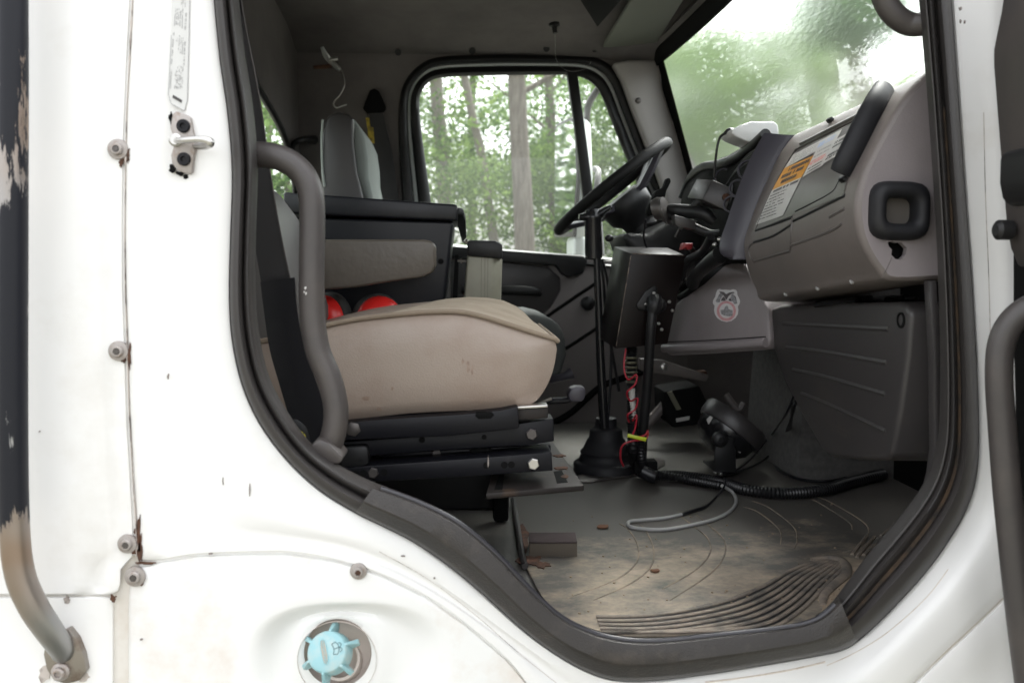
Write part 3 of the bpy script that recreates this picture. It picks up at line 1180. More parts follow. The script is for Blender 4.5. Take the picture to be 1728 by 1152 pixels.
for a in ((884, 908, 8, 24), (896, 945, 20, 8), (915, 952, 12, 5)):
    mb = MB()
    zblot(mb, *a, ZM + .002)
    mb.build('rust_patch', 'rust', cab)
# dry leaf bits and crumbs, loose on the mat
random.seed(8)
for k, (x, y, rx, ry) in enumerate(((1018, 887, 11, 3.5), (1106, 961, 8, 2.5))):
    mb = MB()
    zblot(mb, x, y, rx, ry, ZM + .004, n=10, th=.002)
    o = mb.build('leaf_fragment', 'dry leaf')
    tag(o, ('curled brown leaf fragment on the mat left of the grey cable loop', 'dark dry leaf scrap in the middle of the dusty mat')[k], 'leaf')
mb = MB()
for k in range(70):
    x, y = random.uniform(960, 1420), random.uniform(850, 1050)
    s = random.uniform(.0012, .003)
    c = PZ(x, y, ZM + s * .5)
    if c.y > .09:
        mb.sph(c, (s, s, s * .6), 6)
for k in range(30):
    c = PZ(random.uniform(1380, 1430), random.uniform(965, 1045), ZM + .002)
    if c.y > .08:
        mb.sph(c, random.uniform(.001, .003), 6)
tag(mb.build('crumbs', 'crumbs'), 'pale grit and crumbs scattered over the dusty floor mat', kind='stuff')

# ---- driver's side wall (with the hole of the door window)
WO = [(690, 425), (684, 340), (677, 240), (677, 180), (684, 145), (704, 118), (738, 101), (820, 96), (920, 96), (988, 99), (1018, 108), (1040, 130), (1062, 185), (1090, 258), (1122, 340), (1142, 400), (1150, 455), (1000, 448), (850, 436)]
WI = [(735, 411), (728, 345), (713, 235), (708, 180), (711, 157), (724, 139), (750, 131), (820, 128), (920, 127), (968, 128), (998, 140), (1016, 165), (1038, 222), (1064, 285), (1092, 350), (1110, 400), (1117, 441), (1000, 432), (850, 420)]
mb = MB()
zt = P(700, 92, YD).z
wall = [V((XB - .006, YD, zt + .03)), V((0, YD, zt + .03)), V((.55, YD, zt + .03)), V((.68, YD, zt + .0)), V((.70, YD, 2.2)), V((.85, YD, 1.95)), V((1.3, YD, 1.95)), V((1.3, YD, ZF - .02)), V((XB - .006, YD, ZF - .02))]
loops = [wall, [P(x, y, YD) for x, y in WO]]
tri = tessellate_polygon(loops)
flat = loops[0] + loops[1]
mb.add(flat, [tuple(t) for t in tri])
mb.add([p + V((0, .05, 0)) for p in flat], [tuple(t)[::-1] for t in tri])
mb.loft([loops[1], [p + V((0, .05, 0)) for p in loops[1]]])
mb.build('side_wall', 'headliner', cab)

# ---- roof lining with a soft front roll
mb = MB()
rows = []
zt = P(700, 92, YD).z
for X, dz in ((XB - .1, 0), (-.30, 0), (-.27, .006), (-.24, 0), (.2, 0), (.45, -.01), (.60, -.03), (.685, -.045)):
    row = []
    for Y, z in ((YD + .02, zt), (YD - .03, zt + .004), (YD - .09, zt + .03), (YD - .18, zt + .055), (YD - .45, zt + .085), (1.0, zt + .10), (.4, zt + .09), (.02, zt + .05), (-.04, zt)):
        row.append(V((X, Y, z + dz * (1 if Y < YD else 0))))
    rows.append(row)
mb.loft(rows, closed=False)
roof = mb.build('roof_lining', 'headliner', cab, ang=60)
mb = MB()
mb.prism([V((XB - .15, -.02, zt + .16)), V((.72, -.02, zt + .12)), V((.72, YD + .1, zt + .12)), V((XB - .15, YD + .1, zt + .16))], V((0, 0, .03)))
mb.build('roof', 'white paint', cab, bev=.01)
# press studs along the roof edge
mb = MB()
for x, y in ((672, 88), (797, 86), (922, 82), (1003, 82)):
    mb = MB()
    mb.lathe([(.012, .0), (.011, .006), (.0, .008)], P(x, y, YD - .055), (0, -1, -.5), 14)
    mb.build('lining_clip', 'black plastic', cab)

# ---- rear wall with its window
yz = lambda y, z: V((XB, y, z))
rw = [yz(.08, ZF - .02), yz(YD + .02, ZF - .02), yz(YD + .02, zt + .1), yz(.08, zt + .1)]
hole_ = cr([yz(.35, 1.72), yz(.35, 2.12), yz(.45, 2.20), yz(1.10, 2.19), yz(1.28, 2.15), yz(1.62, 2.08), yz(1.80, 1.99), yz(1.86, 1.88), yz(1.86, 1.75), yz(1.76, 1.70), yz(.45, 1.68)], 3, True)
mb = MB()
tri = tessellate_polygon([rw, hole_])
flat = rw + hole_
mb.add(flat, [tuple(t) for t in tri])
mb.add([p + V((-.008, 0, 0)) for p in flat], [tuple(t)[::-1] for t in tri])
mb.loft([hole_, [p + V((-.008, 0, 0)) for p in hole_]])
mb.build('rear_wall', 'headliner', cab)
mb = MB()
cen = sum(hole_, V((0, 0, 0))) / len(hole_)
ring = lambda k, dx: [V((p.x + dx, cen.y + (p.y - cen.y) * k, cen.z + (p.z - cen.z) * k)) for p in hole_]
mb.loft([ring(1.06, .001), ring(1.05, .010), ring(.98, .012), ring(.95, .006), ring(.95, .001)])
mb.build('rear_window_seal', 'black plastic', cab)
mb = MB()
mb.add([p + V((.003, 0, 0)) for p in hole_], [tuple(range(len(hole_)))])
mb.build('rear_window_glass', 'rear glass', cab)

# ---- firewall, carpeted side of the footwell
mb = MB()
mb.hexa([V((.86, 1.02, ZF - .02)), V((.86, 1.45, ZF - .02)), V((.92, 1.45, 2.0)), V((.92, 1.02, 2.0))], [V((1.3, 1.02, ZF - .02)), V((1.3, 1.45, ZF - .02)), V((1.3, 1.45, 2.0)), V((1.3, 1.02, 2.0))])
mb.build('footwell_side', 'carpet', cab)
mb = MB()
mb.prism([V((1.12, .03, ZF - .02)), V((1.12, 1.05, ZF - .02)), V((1.12, 1.05, 2.0)), V((1.12, .03, 2.0))], V((.05, 0, 0)))
mb.build('firewall', 'matt black', cab)  # matt black holds the shadow beneath the heater cover in its colour
mb = MB()
mb.hexa([V((1.14, 1.40, ZF - .02)), V((1.14, YD, ZF - .02)), V((1.14, YD, 2.0)), V((1.14, 1.40, 2.0))], [V((1.2, 1.40, ZF - .02)), V((1.2, YD, ZF - .02)), V((1.2, YD, 2.0)), V((1.2, 1.40, 2.0))])
mb.build('pedal_bulkhead', 'matt black', cab)
# front corner behind the dash end so no daylight leaks in
mb = MB()
mb.prism([V((.78, .06, ZF)), V((1.2, .06, ZF)), V((1.2, .06, 1.90)), V((.80, .06, 1.90)), V((.78, .06, 1.60))], V((0, .012, 0)))
mb.build('kick_panel', 'matt black', cab)
mb = MB()
mb.plate([(1569, 474), (1582, 474), (1592, 700), (1588, 790), (1576, 830), (1562, 870), (1550, 880), (1560, 850), (1573, 800), (1578, 760), (1576, 600)], .09, .11)
mb.build('pillar_strip', 'heater plastic', cab, bev=.003)
mb = MB()
mb.prism([V((.80, .05, 1.84)), V((1.05, .05, 1.82)), V((1.05, YD, 1.82)), V((.80, YD, 1.84))], V((0, 0, -.02)))
mb.build('cowl', 'matt black', cab)

# ---- windscreen
def ws(u, v):
    """u: 0 near (passenger) .. 1 driver's pillar;  v: 0 base .. 1 header"""
    Y = .04 + u * (YD - .06 - .04)
    b = 1 - (2 * u - 1) ** 2
    X = (.815 + .05 * b) * (1 - v) + (.668 + .03 * b) * v
    z = (1.84 + .02 * u) * (1 - v) + (2.372) * v
    return V((X, Y, z))


mb = MB()
mb.loft([[ws(i / 16, j / 10) for i in range(17)] for j in range(11)], closed=False)
mb.build('windscreen', 'wet windscreen', cab)
mb = MB()
mb.loft([[ws(i / 16, v) + V((-.008 - k, 0, 0)) for i in range(17)] for v, k in ((.985, .006), (.94, .0), (.94, .006), (1.02, .012), (1.04, .004))], closed=False)
mb.loft([[ws(u, j / 10) + V((-.006, 0, 0)) for j in range(11)] for u in (.965, .985, 1.02)], closed=False)
mb.build('windscreen_edge', 'matt black', cab)
mb = MB()
mb.loft([[ws(u, 1.0) + V((dx, 0, dz)) for u in [i / 12 - .02 for i in range(14)]] for dx, dz in ((-.012, .012), (-.03, .03), (.0, .09), (.05, .12))], closed=False)
mb.build('header_rail', 'headliner', cab)
# driver's side pillar trim
mb = MB()
pp = [(1034, 106), (1060, 101), (1113, 101), (1119, 150), (1140, 215), (1172, 292), (1190, 345), (1170, 420), (1140, 420), (1128, 345), (1098, 262), (1070, 190), (1050, 135)]
mb.plate(pp, YD - .06, YD + .01)
pil = mb.build('pillar_trim', 'pillar plastic', cab, bev=.012, seg=3)
mb = MB()
mb.lathe([(.010, .004), (.010, -.001), (.006, -.003), (.0, -.003)], P(1077, 170, YD - .062), (0, 1, 0), 16)
mb.build('pillar_screw', 'dull bolt', pil)
# near pillar inner trim, seen as the grey side above the dash
# ---- sun visor and overhead console
mb = MB()
zv = zt + .012
mb.prism([PZ(x, y, zv) for x, y in ((1016, 83), (1102, 83), (1155, 0), (1200, -70), (1100, -70), (1066, 0))], V((0, 0, .018)))
o = mb.build('sun_visor', 'tree tinted vinyl', bev=.006, seg=3)
tag(o, 'folded grey sun visor with painted green tree reflection under the roof by the windscreen', 'sun visor')
mb = MB()
mb.prism([PZ(x, y, zt + .005) for x, y in ((960, -60), (979, 2), (1008, 47), (1048, 2), (1080, -60))], V((0, 0, .08)))
o = mb.build('roof_console', 'matt black', cab, bev=.004)
# hook with a loose thread
mb = MB()
mb.lathe([(.017, .0), (.017, .008), (.008, .012), (.007, .03), (.0, .03)], P(935, 40, 1.55), (.1, -.1, -1), 16)
hk = mb.build('roof_hook', 'black plastic', cab)
mb = MB()
mb.tube([P(936, 46, 1.55), P(937, 70, 1.6), P(938, 98, 1.88), P(948, 114, 1.9), P(965, 121, 1.9), P(988, 116, 1.9), P(998, 104, 1.9)], .0006, n=5)
mb.build('thread', 'label pale ink', hk)

# ================================================================== DRIVER'S DOOR
dd = group_part('door', cab, "closed driver's door with framed window")
mb = MB()
WOc = [V((x, y)) for x, y in WO]
WIc = [V((x, y)) for x, y in WI]
Wo = [V((p.x, p.y)) for p in cr([V((*p, 0)) for p in WO], 4, True)]
Wi = [V((p.x, p.y)) for p in cr([V((*p, 0)) for p in WI], 4, True)]
wl = lambda s, y: [P(*(a * (1 - s) + b * s), y) for a, b in zip(Wo, Wi)]
mb.loft([wl(-.12, YD - .002), wl(-.05, YD - .02), wl(.12, YD - .024), wl(.28, YD - .018), wl(.36, YD + .004), wl(.36, YD + .03)])
mb.loft([wl(.50, YD + .03), wl(.50, YD + .008), wl(.58, YD - .002), wl(.80, YD - .004), wl(.97, YD + .006), wl(1.0, YD + .02), wl(1.0, YD + .04)])
mb.build('window_seal', 'black plastic', dd, ang=50)
mb = MB()
mb.loft([wl(.33, YD + .012), wl(.54, YD + .008)])
mb.build('window_frame', 'door white', dd)
mb = MB()
g = wl(.9, YD + .03)
mb.add(g, [tuple(range(len(g)))])
mb.build('window_glass', 'side glass', dd)
mb = MB()
mb.plate([(956, 118), (974, 118), (985, 200), (998, 300), (1010, 395), (1016, 440), (998, 440), (991, 395), (980, 300), (968, 200)], YD - .004, YD + .03)
mb.build('divider_bar', 'black plastic', dd, bev=.004)
# sill rail of the window, bright lower edge
mb = MB()
mb.loft([PL([(700, 405), (850, 421), (1030, 435), (1140, 445)], YD + .012), PL([(700, 408), (850, 424), (1030, 438), (1140, 448)], YD + .004)], closed=False)
mb.build('window_sill_strip', 'door white', dd)
mb = MB()
mb.plate([(640, 405), (850, 422), (985, 432), (992, 440), (984, 462), (960, 468), (948, 462), (938, 448), (850, 441), (640, 428)], YD - .05, YD + .01)
mb.build('door_top_rail', 'black plastic', dd, bev=.006)
mb = MB()
mb.plate([(640, 425), (1160, 445), (1160, 760), (640, 760)], YD - .012, YD + .02)
card = mb.build('door_card', 'door card', dd, bev=.004)
# deep armrest scoop with pull, panel pressings
mb = MB()
sc = [(760, 440), (850, 442), (925, 450), (945, 468), (946, 490), (930, 518), (905, 540), (760, 545)]
mb.plate(sc, YD - .02, YD)
mb.build('armrest_scoop', 'heater plastic', dd, bev=.006)
mb = MB()
mb.tube([P(780, 488, YD - .04), P(850, 489, YD - .07), P(898, 491, YD - .07), (P(912, 496, YD - .05))], [.016, .017, .017, .01], n=12, flat=(.8, (0, 1, 0)))
mb.build('pull_handle', 'black plastic', dd)
mb = MB()
for a in (((915, 540), (950, 515), (1005, 478)), ((935, 600), (975, 575), (1020, 545)), ((905, 545), (915, 590), (930, 640))):
    mb.tube([P(x, y, YD - .013) for x, y in a], .006, n=8)
mb.tube([P(x, y, YD - .03) for x, y in ((930, 715), (965, 695), (1010, 655), (1045, 640), (1090, 625))], .012, n=8)
mb.build('card_pressing', 'matt black', dd)
mb = MB()
mb.lathe([(.026, 0), (.024, .012), (.012, .020), (0, .021)], P(992, 512, YD - .012), (0, -1, 0), 20)
mb.build('lock_knob', 'black plastic', dd)

# ---- outside mirror of that door
mr = group_part('wing_mirror', cab)
mb = MB()
mA, mB_ = P(941, 300, 2.52), P(976, 300, 2.18)
mN = V((-(mB_.y - mA.y), mB_.x - mA.x, 0)).normalized()


def mpl(x, y):
    d = ray(x, y)
    return CAM + d * ((mA - CAM).dot(mN) / d.dot(mN))


fa = [mpl(*q) for q in ((941, 216), (946, 208), (968, 198), (976, 202), (980, 300), (972, 400), (940, 400))]
mb.prism([p + V((-.012, -.0, 0)) for p in fa], V((.012, 0, 0)))
mb.build('mirror_rim', 'seal rubber', mr, bev=.003)
mb = MB()
cf = sum(fa, V()) / len(fa)
mb.add([cf + (p - cf) * .93 + V((-.0135, 0, 0)) for p in fa], [tuple(range(len(fa)))])
mb.build('mirror_glass', 'mirror', mr)
mb = MB()
mb.loft([[p + V((.002, 0, 0)) for p in fa], [cf + (p - cf) * 1.0 + V((.03, 0, 0)) for p in fa], [cf + (p - cf) * .9 + V((.05, 0, 0)) for p in fa], [cf + (p - cf) * .6 + V((.06, 0, 0)) for p in fa]], cap=True)
mb.build('mirror_housing', 'door white', mr, ang=70)
mb = MB()
mb.tube([P(1024, 135, 2.1), P(1008, 152, 2.15), P(993, 178, 2.2), P(990, 205, 2.28)], [.013] * 4, n=10)
mb.tube([P(1003, 285, 2.3), P(1010, 290, 2.25), P(1008, 320, 2.2), P(1015, 430, 2.1)], [.012] * 4, n=10)
mb.build('mirror_arm', 'heater plastic', mr)
mb = MB()
mb.box(P(972, 424, 2.35), (.05, .26, .12))
mb.build('convex_mirror', 'door white', mr, bev=.02, seg=3)

# ================================================================== OPEN PASSENGER DOOR at the right edge
od = group_part('door', cab, 'open passenger door swung out at the right')
XD = .02
dy = -.75


def rightpoly(pts, Y0, depth):
    a = PL(pts, Y0)
    return a, [p + V((0, depth, 0)) for p in a]


mb = MB()
a, b = rightpoly([(1712, -200), (1700, -60), (1688, 20), (1675, 85), (1675, 110), (1682, 200), (1690, 300), (1697, 380), (1704, 420), (1716, 447), (1735, 462), (1850, 462), (1850, -200)], -.085, dy)
mb.loft([a, b], cap=True)
mb.build('upper_trim', 'trim plastic', od, bev=.004)
mb = MB()
a, b = rightpoly([(1735, -200), (1712, 0), (1705, 120), (1708, 400), (1708, 560), (1715, 800), (1728, 1000), (1750, 1300), (1900, 1300), (1900, -200)], -.07, dy)
mb.loft([a, b], cap=True)
mb.build('door_shell', 'matt black', od, bev=.004)
mb = MB()
a, b = rightpoly([(1686, 268), (1692, 258), (1706, 254), (1840, 254), (1840, 352), (1712, 349), (1699, 346), (1690, 335), (1685, 310)], -.105, dy * .5)
mb.loft([a, b], cap=True)
mb.build('armrest', 'black plastic', od, bev=.012, seg=4)
mb = MB()
a, b = rightpoly([(1711, 228), (1718, 208), (1735, 200), (1840, 200), (1840, 256), (1712, 256)], -.10, dy * .4)
mb.loft([a, b], cap=True)
mb.build('switch_pod', 'black plastic', od, bev=.006)
mb = MB()
mb.lathe([(.013, -.006), (.013, .01), (.008, .014)], P(1697, 388, -.10), (-1, 0, 0), 16)
mb.build('bumper', 'black plastic', od)
mb = MB()
hp = [(1790, 505, -.16), (1745, 515, -.135), (1710, 540, -.125), (1690, 580, -.12), (1686, 640, -.12), (1692, 730, -.12), (1700, 830, -.12), (1710, 930, -.12), (1722, 1040, -.12), (1740, 1180, -.12)]
mb.tube([P(*p) for p in hp], [.015, .016, .0165, .0165, .0165, .017, .0175, .0175, .0175, .0175], n=20)
mb.build('pull_bar', 'trim plastic', od, ang=60)
# ================================================================== PASSENGER SEAT
YS = .33
seat = thing('passenger_seat', 'tan passenger seat with worn vinyl side and soft velour top on black slide rails', 'seat', P(760, 800, .55))
seamc = [(430, 578), (470, 570), (545, 551), (603, 539), (673, 531), (724, 527), (775, 527), (812, 534), (855, 547), (898, 561), (938, 573)]
low = [(941, 590), (936, 620), (925, 650), (905, 678), (878, 688), (830, 692), (760, 695), (690, 699), (640, 704), (600, 708), (570, 712), (500, 712), (430, 700)]
sm = cr([V((*p, 0)) for p in seamc], 3)
lw = cr([V((*p, 0)) for p in low], 3)
prof2 = [(p.x, p.y) for p in sm] + [(p.x, p.y) for p in lw]
pc = V((690, 615))


def sring(Y, inset, persp=True):
    out = []
    for x, y in prof2:
        d = V((x, y)) - pc
        L = d.length
        q = pc + d * max(0, (L - inset) / L)
        p = P(q.x, q.y, YS)
        out.append(V((p.x, Y, p.z)))
    return out


YE = .84


def sring2(k):
    out = []
    for x, y in prof2:
        qx = pc.x + (x - pc.x) * (.35 + .65 * k)
        qy = 612 + (y - 612) * k
        p = P(qx, qy, YS)
        out.append(V((p.x, YS - .016 * (1 - k ** 3.5) + (.004 if k > .93 else 0), p.z)))
    return out


mb = MB()
rings = [sring2(k) for k in (.02, .2, .4, .58, .74, .86, .94, .985)] + [sring(YS + .004, 1), sring(YS + .014, 0), sring(YS + .03, -1), sring(YE - .03, -1), sring(YE - .01, 2), sring(YE, 10), sring(YE + .004, 40)]
mb.loft(rings, cap=True)
cush = mb.build('cushion', 'seat vinyl', seat, ang=80)
# velour top: rises from the seam on one side to a crown and down to the other
mb = MB()
W = 14
rows = []
sl_ = [P(p.x, p.y, YS) for p in sm]
CRW = [(430, -.04), (548, -.030), (603, -.030), (640, -.022), (673, -.013), (724, -.004), (775, .002), (812, .010), (840, .017), (869, .021), (900, .017), (923, .005), (940, -.026)]


def crown(x):
    for (x0, a), (x1, b) in zip(CRW, CRW[1:]):
        if x <= x1:
            return a + (b - a) * (x - x0) / (x1 - x0)
    return CRW[-1][1]


for p, q_ in zip(sl_, sm):
    row = []
    for j in range(W + 1):
        t = j / W
        Y = YS + .002 + (YE - YS - .004) * t
        b = math.sin(math.pi * min(t * 1.6, 1) * .5) * .006
        row.append(V((p.x, Y, p.z + .0015 + b * (1 if t < .98 else .5) + crown(q_.x) * min(1, t * 1.15 - .06 if t > .06 else 0))))
    rows.append(row)
# roll over the front edge
last = rows[-1]
rows.append([p + V((.006, 0, -.006)) if 0 < j < W else p + V((.002, 0, -.004)) for j, p in enumerate(last)])
rows.append([p + V((.002, 0, -.022)) if 0 < j < W else p + V((0, 0, -.008)) for j, p in enumerate(last)])
mb.loft(rows, closed=False)
mb.build('seat_top', 'seat velour', seat, ang=80)
bc_ = bvh_of(cush)
random.seed(14)
for (x, y, rx, ry) in ((790, 618, 3, 10), (797, 624, 2, 8), (781, 610, 2, 5), (640, 690, 5, 3), (618, 672, 6, 4), (662, 655, 2, 4)):
    pts = [hit(bc_, x + rx * (1 + random.uniform(-.4, .4)) * math.cos(2 * math.pi * i / 12), y + ry * (1 + random.uniform(-.4, .4)) * math.sin(2 * math.pi * i / 12), .0005) for i in range(12)]
    if all(pts):
        mb = MB()
        mb.add(pts, [tuple(range(12))])
        mb.build('stain', 'vinyl stain', cush)
mb = MB()
mb.tube([p + V((0, -.001, .001)) for p in sl_] + [sl_[-1] + V((.004, .01, -.004)), V((sl_[-1].x + .007, YS + .08, sl_[-1].z - .004)), V((sl_[-1].x + .008, YE - .05, sl_[-1].z - .004))], .0042, n=8, sub=2)
mb.build('welt_seam', 'velour seam', seat)
# backrest (only its flank shows between belt and handle)
mb = MB()
bk = [(340, 560), (340, 300), (372, 288), (390, 292), (404, 306), (440, 354), (476, 450), (501, 530), (502, 560), (440, 585)]
mb.plate(bk, .42, .80)
mb.build('backrest', 'grey vinyl', seat, bev=.02, seg=4)
mb = MB()
mb.plate([(425, 585), (438, 576), (446, 586), (470, 640), (500, 712), (520, 725), (440, 725), (425, 650)], .36, .80)
mb.build('rear_skirt', 'console plastic', seat, bev=.008)
mb = MB()
mb.plate([(420, 578), (441, 577), (458, 572), (462, 580), (447, 592), (438, 606), (420, 600)], .40, .44)
mb.build('torn_foam', 'foam', seat, bev=.004)
mb = MB()
arm = [(500, 405), (545, 404), (640, 404), (715, 404), (729, 407), (735, 415), (735, 448), (728, 461), (712, 468), (660, 475), (600, 485), (560, 488), (500, 490)]
mb.plate(arm, .86, .94)
mb.build('armrest', 'armrest vinyl', seat, bev=.009, seg=4)
# slide rails
mb = MB()
mb.plate([(585, 713), (640, 708), (780, 699), (846, 692), (874, 686), (876, 722), (760, 735), (596, 742), (560, 745), (560, 718)], .30, .36)
up = mb.build('upper_rail', 'black steel', seat, bev=.002)
mb = MB()
mb.lathe([(.013, .004), (.013, -.001), (.010, -.003), (.0, -.003)], P(596, 724, .30), (0, 1, 0), 6)
mb.build('bolt', 'dull bolt', up)
mb = MB()
mb.plate([(803, 696), (812, 695), (830, 695), (834, 700), (828, 706), (808, 707), (802, 702)], .2985, .31)
mb.build('slot', 'matt black', up, bev=.001)
mb = MB()
mb.plate([(870, 690), (925, 686), (925, 705), (872, 709)], .315, .35)
mb.build('slide_bar', 'worn steel', seat, bev=.002)
mb = MB()
mb.plate([(872, 686), (924, 682.5), (925, 687), (873, 690.5)], .31, .34)
mb.build('slide_cap', 'bright steel', seat, bev=.001)
mb = MB()
mb.plate([(585, 745), (700, 736), (875, 715), (934, 706), (935, 744), (902, 750), (800, 756), (680, 764), (600, 771), (560, 772), (560, 748)], .325, .38)
mid = mb.build('middle_rail', 'black steel', seat, bev=.002)
mb = MB()
mb.plate([(640, 765), (820, 755), (930, 750), (930, 768), (650, 782)], .36, .44)
mb.build('scissor_link', 'black steel', seat, bev=.003)
mb = MB()
mb.lathe([(.021, .02), (.021, -.01), (.016, -.014), (.0, -.014)], P(812, 762, .36), (0, 1, 0), 20)
mb.build('pivot', 'matt black', seat)
mb = MB()
mb.plate([(560, 792), (620, 786), (800, 773), (931, 763), (933, 794), (800, 803), (640, 812), (590, 812), (560, 806)], .295, .37)
lowr = mb.build('lower_rail', 'black steel', seat, bev=.002)
mb = MB()
mb.plate([(575, 755), (615, 752), (622, 758), (622, 783), (610, 788), (575, 790)], .30, .36)
mb.build('rail_stop', 'black plastic', seat, bev=.004)
for (x, y, Y, r, m_, par) in ((897, 732, .325, .0105, 'dull bolt', mid), (900, 782, .295, .0105, 'bright steel', lowr), (737, 764, .36, .009, 'dull bolt', mid), (630, 797, .295, .0095, 'dull bolt', lowr)):
    mb = MB()
    mb.bolt(x, y, Y, r, .006)
    mb.build('bolt', m_, par)
for (x, y, Y, r, par) in ((712, 742, .325, .0055, mid), (817, 737, .325, .0045, mid), (821, 785, .295, .006, lowr), (851, 784, .295, .006, lowr), (863, 783.5, .295, .006, lowr), (600, 799, .295, .006, lowr), (613, 798, .295, .006, lowr), (648, 796, .295, .006, lowr)):
    mb = MB()
    mb.lathe([(r, .003), (r, -.0006), (0, -.0006)], P(x, y, Y), (0, 1, 0), 16)
    mb.build('hole', 'matt black', par)
# base plate with slots and its pedestal
zb = P(985, 822, .285).z
mb = MB()
o1 = [PZ(x, y, zb) for x, y in ((820, 832), (986, 818), (930, 740), (838, 770))]
mb.prism(o1, V((0, 0, -.011)))
bp_ = mb.build('base_plate', 'worn steel', seat, bev=.003)
mb = MB()
for q in (((834, 826), (848, 825), (851, 800), (842, 800)), ((940, 815), (958, 813), (948, 793), (934, 795))):
    mb = MB()
    mb.prism([PZ(x, y, zb + .0006) for x, y in q], V((0, 0, -.003)))
    mb.build('slot', 'matt black', bp_)
mb = MB()
random.seed(2)
for a in ((943, 768, 9, 2.5), (949, 789, 12, 2.2), (953, 803, 5, 3)):
    mb = MB()
    zblot(mb, *a, zb + .0012)
    mb.build('rust_patch', 'rust', bp_)
mb = MB()
mb.box((-.06, .84, (ZF + zb) / 2 - .004), (.30, .10, zb - ZF - .012))
mb.build('pedestal', 'black plastic', seat, bev=.01)
mb = MB()
mb.box((P(845, 850, .7).x, .70, (ZF + zb) / 2 - .004), (.035, .035, zb - ZF - .012))
mb.build('plate_leg', 'matt black', seat, bev=.01)
# seat adjuster with its flat handle
mb = MB()
mb.tube([P(840, 688, .55), P(900, 684, .5), P(925, 677, .48), P(955, 675, .48), P(966, 672, .48)], [.009, .009, .009, .009, .008], n=10, flat=(.7, (0, 0, 1)))
lev = mb.build('adjuster_lever', 'black steel', seat)
mb = MB()
mb.plate([(958, 668), (963, 656), (972, 653), (985, 653), (988, 657), (987, 672), (981, 678), (963, 678)], .465, .50)
mb.build('lever_grip', 'bezel plastic', lev, bev=.004)
mb = MB()
mb.tube([P(903, 683, .465), P(931, 672, .462)], .003, n=8)
mb.build('lever_pin', 'bright steel', lev)

# ================================================================== SEAT BELT
belt = thing('seat_belt', 'black seat belt hanging from the door pillar into a plastic sleeve', 'seat belt', P(500, 740, .22))
mb = MB()


def ribbon(Lp, Rp, Yl, Yr, th=.0015, sub=4):
    a = cr([P(x, y, k) for (x, y), k in zip(Lp, Yl)], sub)
    b = cr([P(x, y, k) for (x, y), k in zip(Rp, Yr)], sub)
    off = V((.0, th, 0))
    m_ = [(p + q) / 2 + V((0, -.0012, 0)) for p, q in zip(a, b)]
    return [a, m_, b, [p + off for p in b], [p + off for p in a]]


Lp = [(372, -60), (380, 60), (398, 180), (412, 290), (428, 400), (441, 480)]
Rp = [(402, -60), (410, 20), (439, 170), (456, 290), (475, 400), (492, 480)]
mb.loft(ribbon(Lp, Rp, [.16, .17, .19, .2, .21, .22], [.14, .15, .17, .19, .2, .21]), closed=False, ringclosed=True)
wb = mb.build('webbing', 'belt webbing', belt)
mb = MB()
mb.tube([P(x, y, Y) + V((0, -.001, 0)) for (x, y), Y in zip(Rp, [.14, .15, .17, .19, .2, .21])], .0012, n=6)
mb.build('selvedge', 'trim plastic', wb)
mb = MB()
Lp = [(439, 476), (446, 530), (455, 590), (472, 650), (492, 715), (512, 760)]
Rp = [(497, 468), (501, 520), (512, 580), (532, 640), (552, 700), (560, 750)]
mb.loft(ribbon(Lp, Rp, [.205] * 6, [.195] * 6, th=.006), closed=False, ringclosed=True)
mb.build('belt_sleeve', 'belt sleeve', belt)
# retractor box with yellow label by the sill
mb = MB()
mb.plate([(478, 708), (500, 706), (520, 716), (528, 735), (528, 775), (478, 775)], .20, .28)
rt = mb.build('retractor', 'black plastic', belt, bev=.006)
mb = MB()
el = [(497 + 19 * math.cos(a), 733 + 10 * math.sin(a) + 4 * math.cos(a)) for a in [2 * math.pi * i / 24 for i in range(24)]]
mb.plate(el, .1985, .201)
yl = mb.build('retractor_label', 'label yellow', rt)


def put_text(mb, s, c, xd, yd, h, ext=.02):
    vs, fs = text_geo(s, 1.0, ext)
    xd, yd = V(xd).normalized(), V(yd).normalized()
    zd = xd.cross(yd)
    mb.add([V(c) + xd * v.x * h + yd * v.y * h + zd * v.z * h for v in vs], fs)


mb = MB()
for s_, q in (('MAXIM', (499, 729)), ('OPER', (503, 738))):
    put_text(mb, s_, P(*q, .1978), (1, 0, -.22), (.22, 0, 1), .0085)
mb.build('print', 'label ink', yl)

# ================================================================== EAR DEFENDERS behind the cushion
ed = thing('ear_defenders', 'red and black ear defenders lying between the seats behind the cushion', 'ear defenders', P(605, 560, .97))


def cup(c, n, rr, sq=1):
    n = V(n).normalized()
    mb = MB()
    mb.lathe([(.4 * rr, -.005), (.86 * rr, -.004), (1.0 * rr, .004), (1.02 * rr, .018), (.95 * rr, .027), (.93 * rr, .028)], c, n, 28, cap=True)
    o = mb.build('ear_cushion', 'ear foam', ed, ang=70)
    mb = MB()
    mb.lathe([(.90 * rr, .022), (.91 * rr, .034), (.84 * rr, .048), (.62 * rr, .060), (.3 * rr, .066), (0, .067)], c, n, 28, cap=False)
    mb.build('ear_cup', 'red plastic', ed, ang=70)


cup(P(566, 538, .97), (-.62, -.78, -.05), .066)
cup(P(634, 541, .95), (.42, -.9, .10), .064)
mb = MB()
mb.tube([P(545, 580, .96), P(540, 610, .96), P(575, 640, .98), P(640, 640, .98), P(665, 610, .96), P(660, 575, .95)], .008, n=10, flat=(.5, (0, 0, 1)))
mb.build('headband', 'black plastic', ed)

# ================================================================== BLACK STORAGE BOX between the seats
tub = thing('storage_box', 'tall black plastic storage box with a lipped lid between the seats', 'storage box', P(640, 700, 1.15))
YT = 1.0


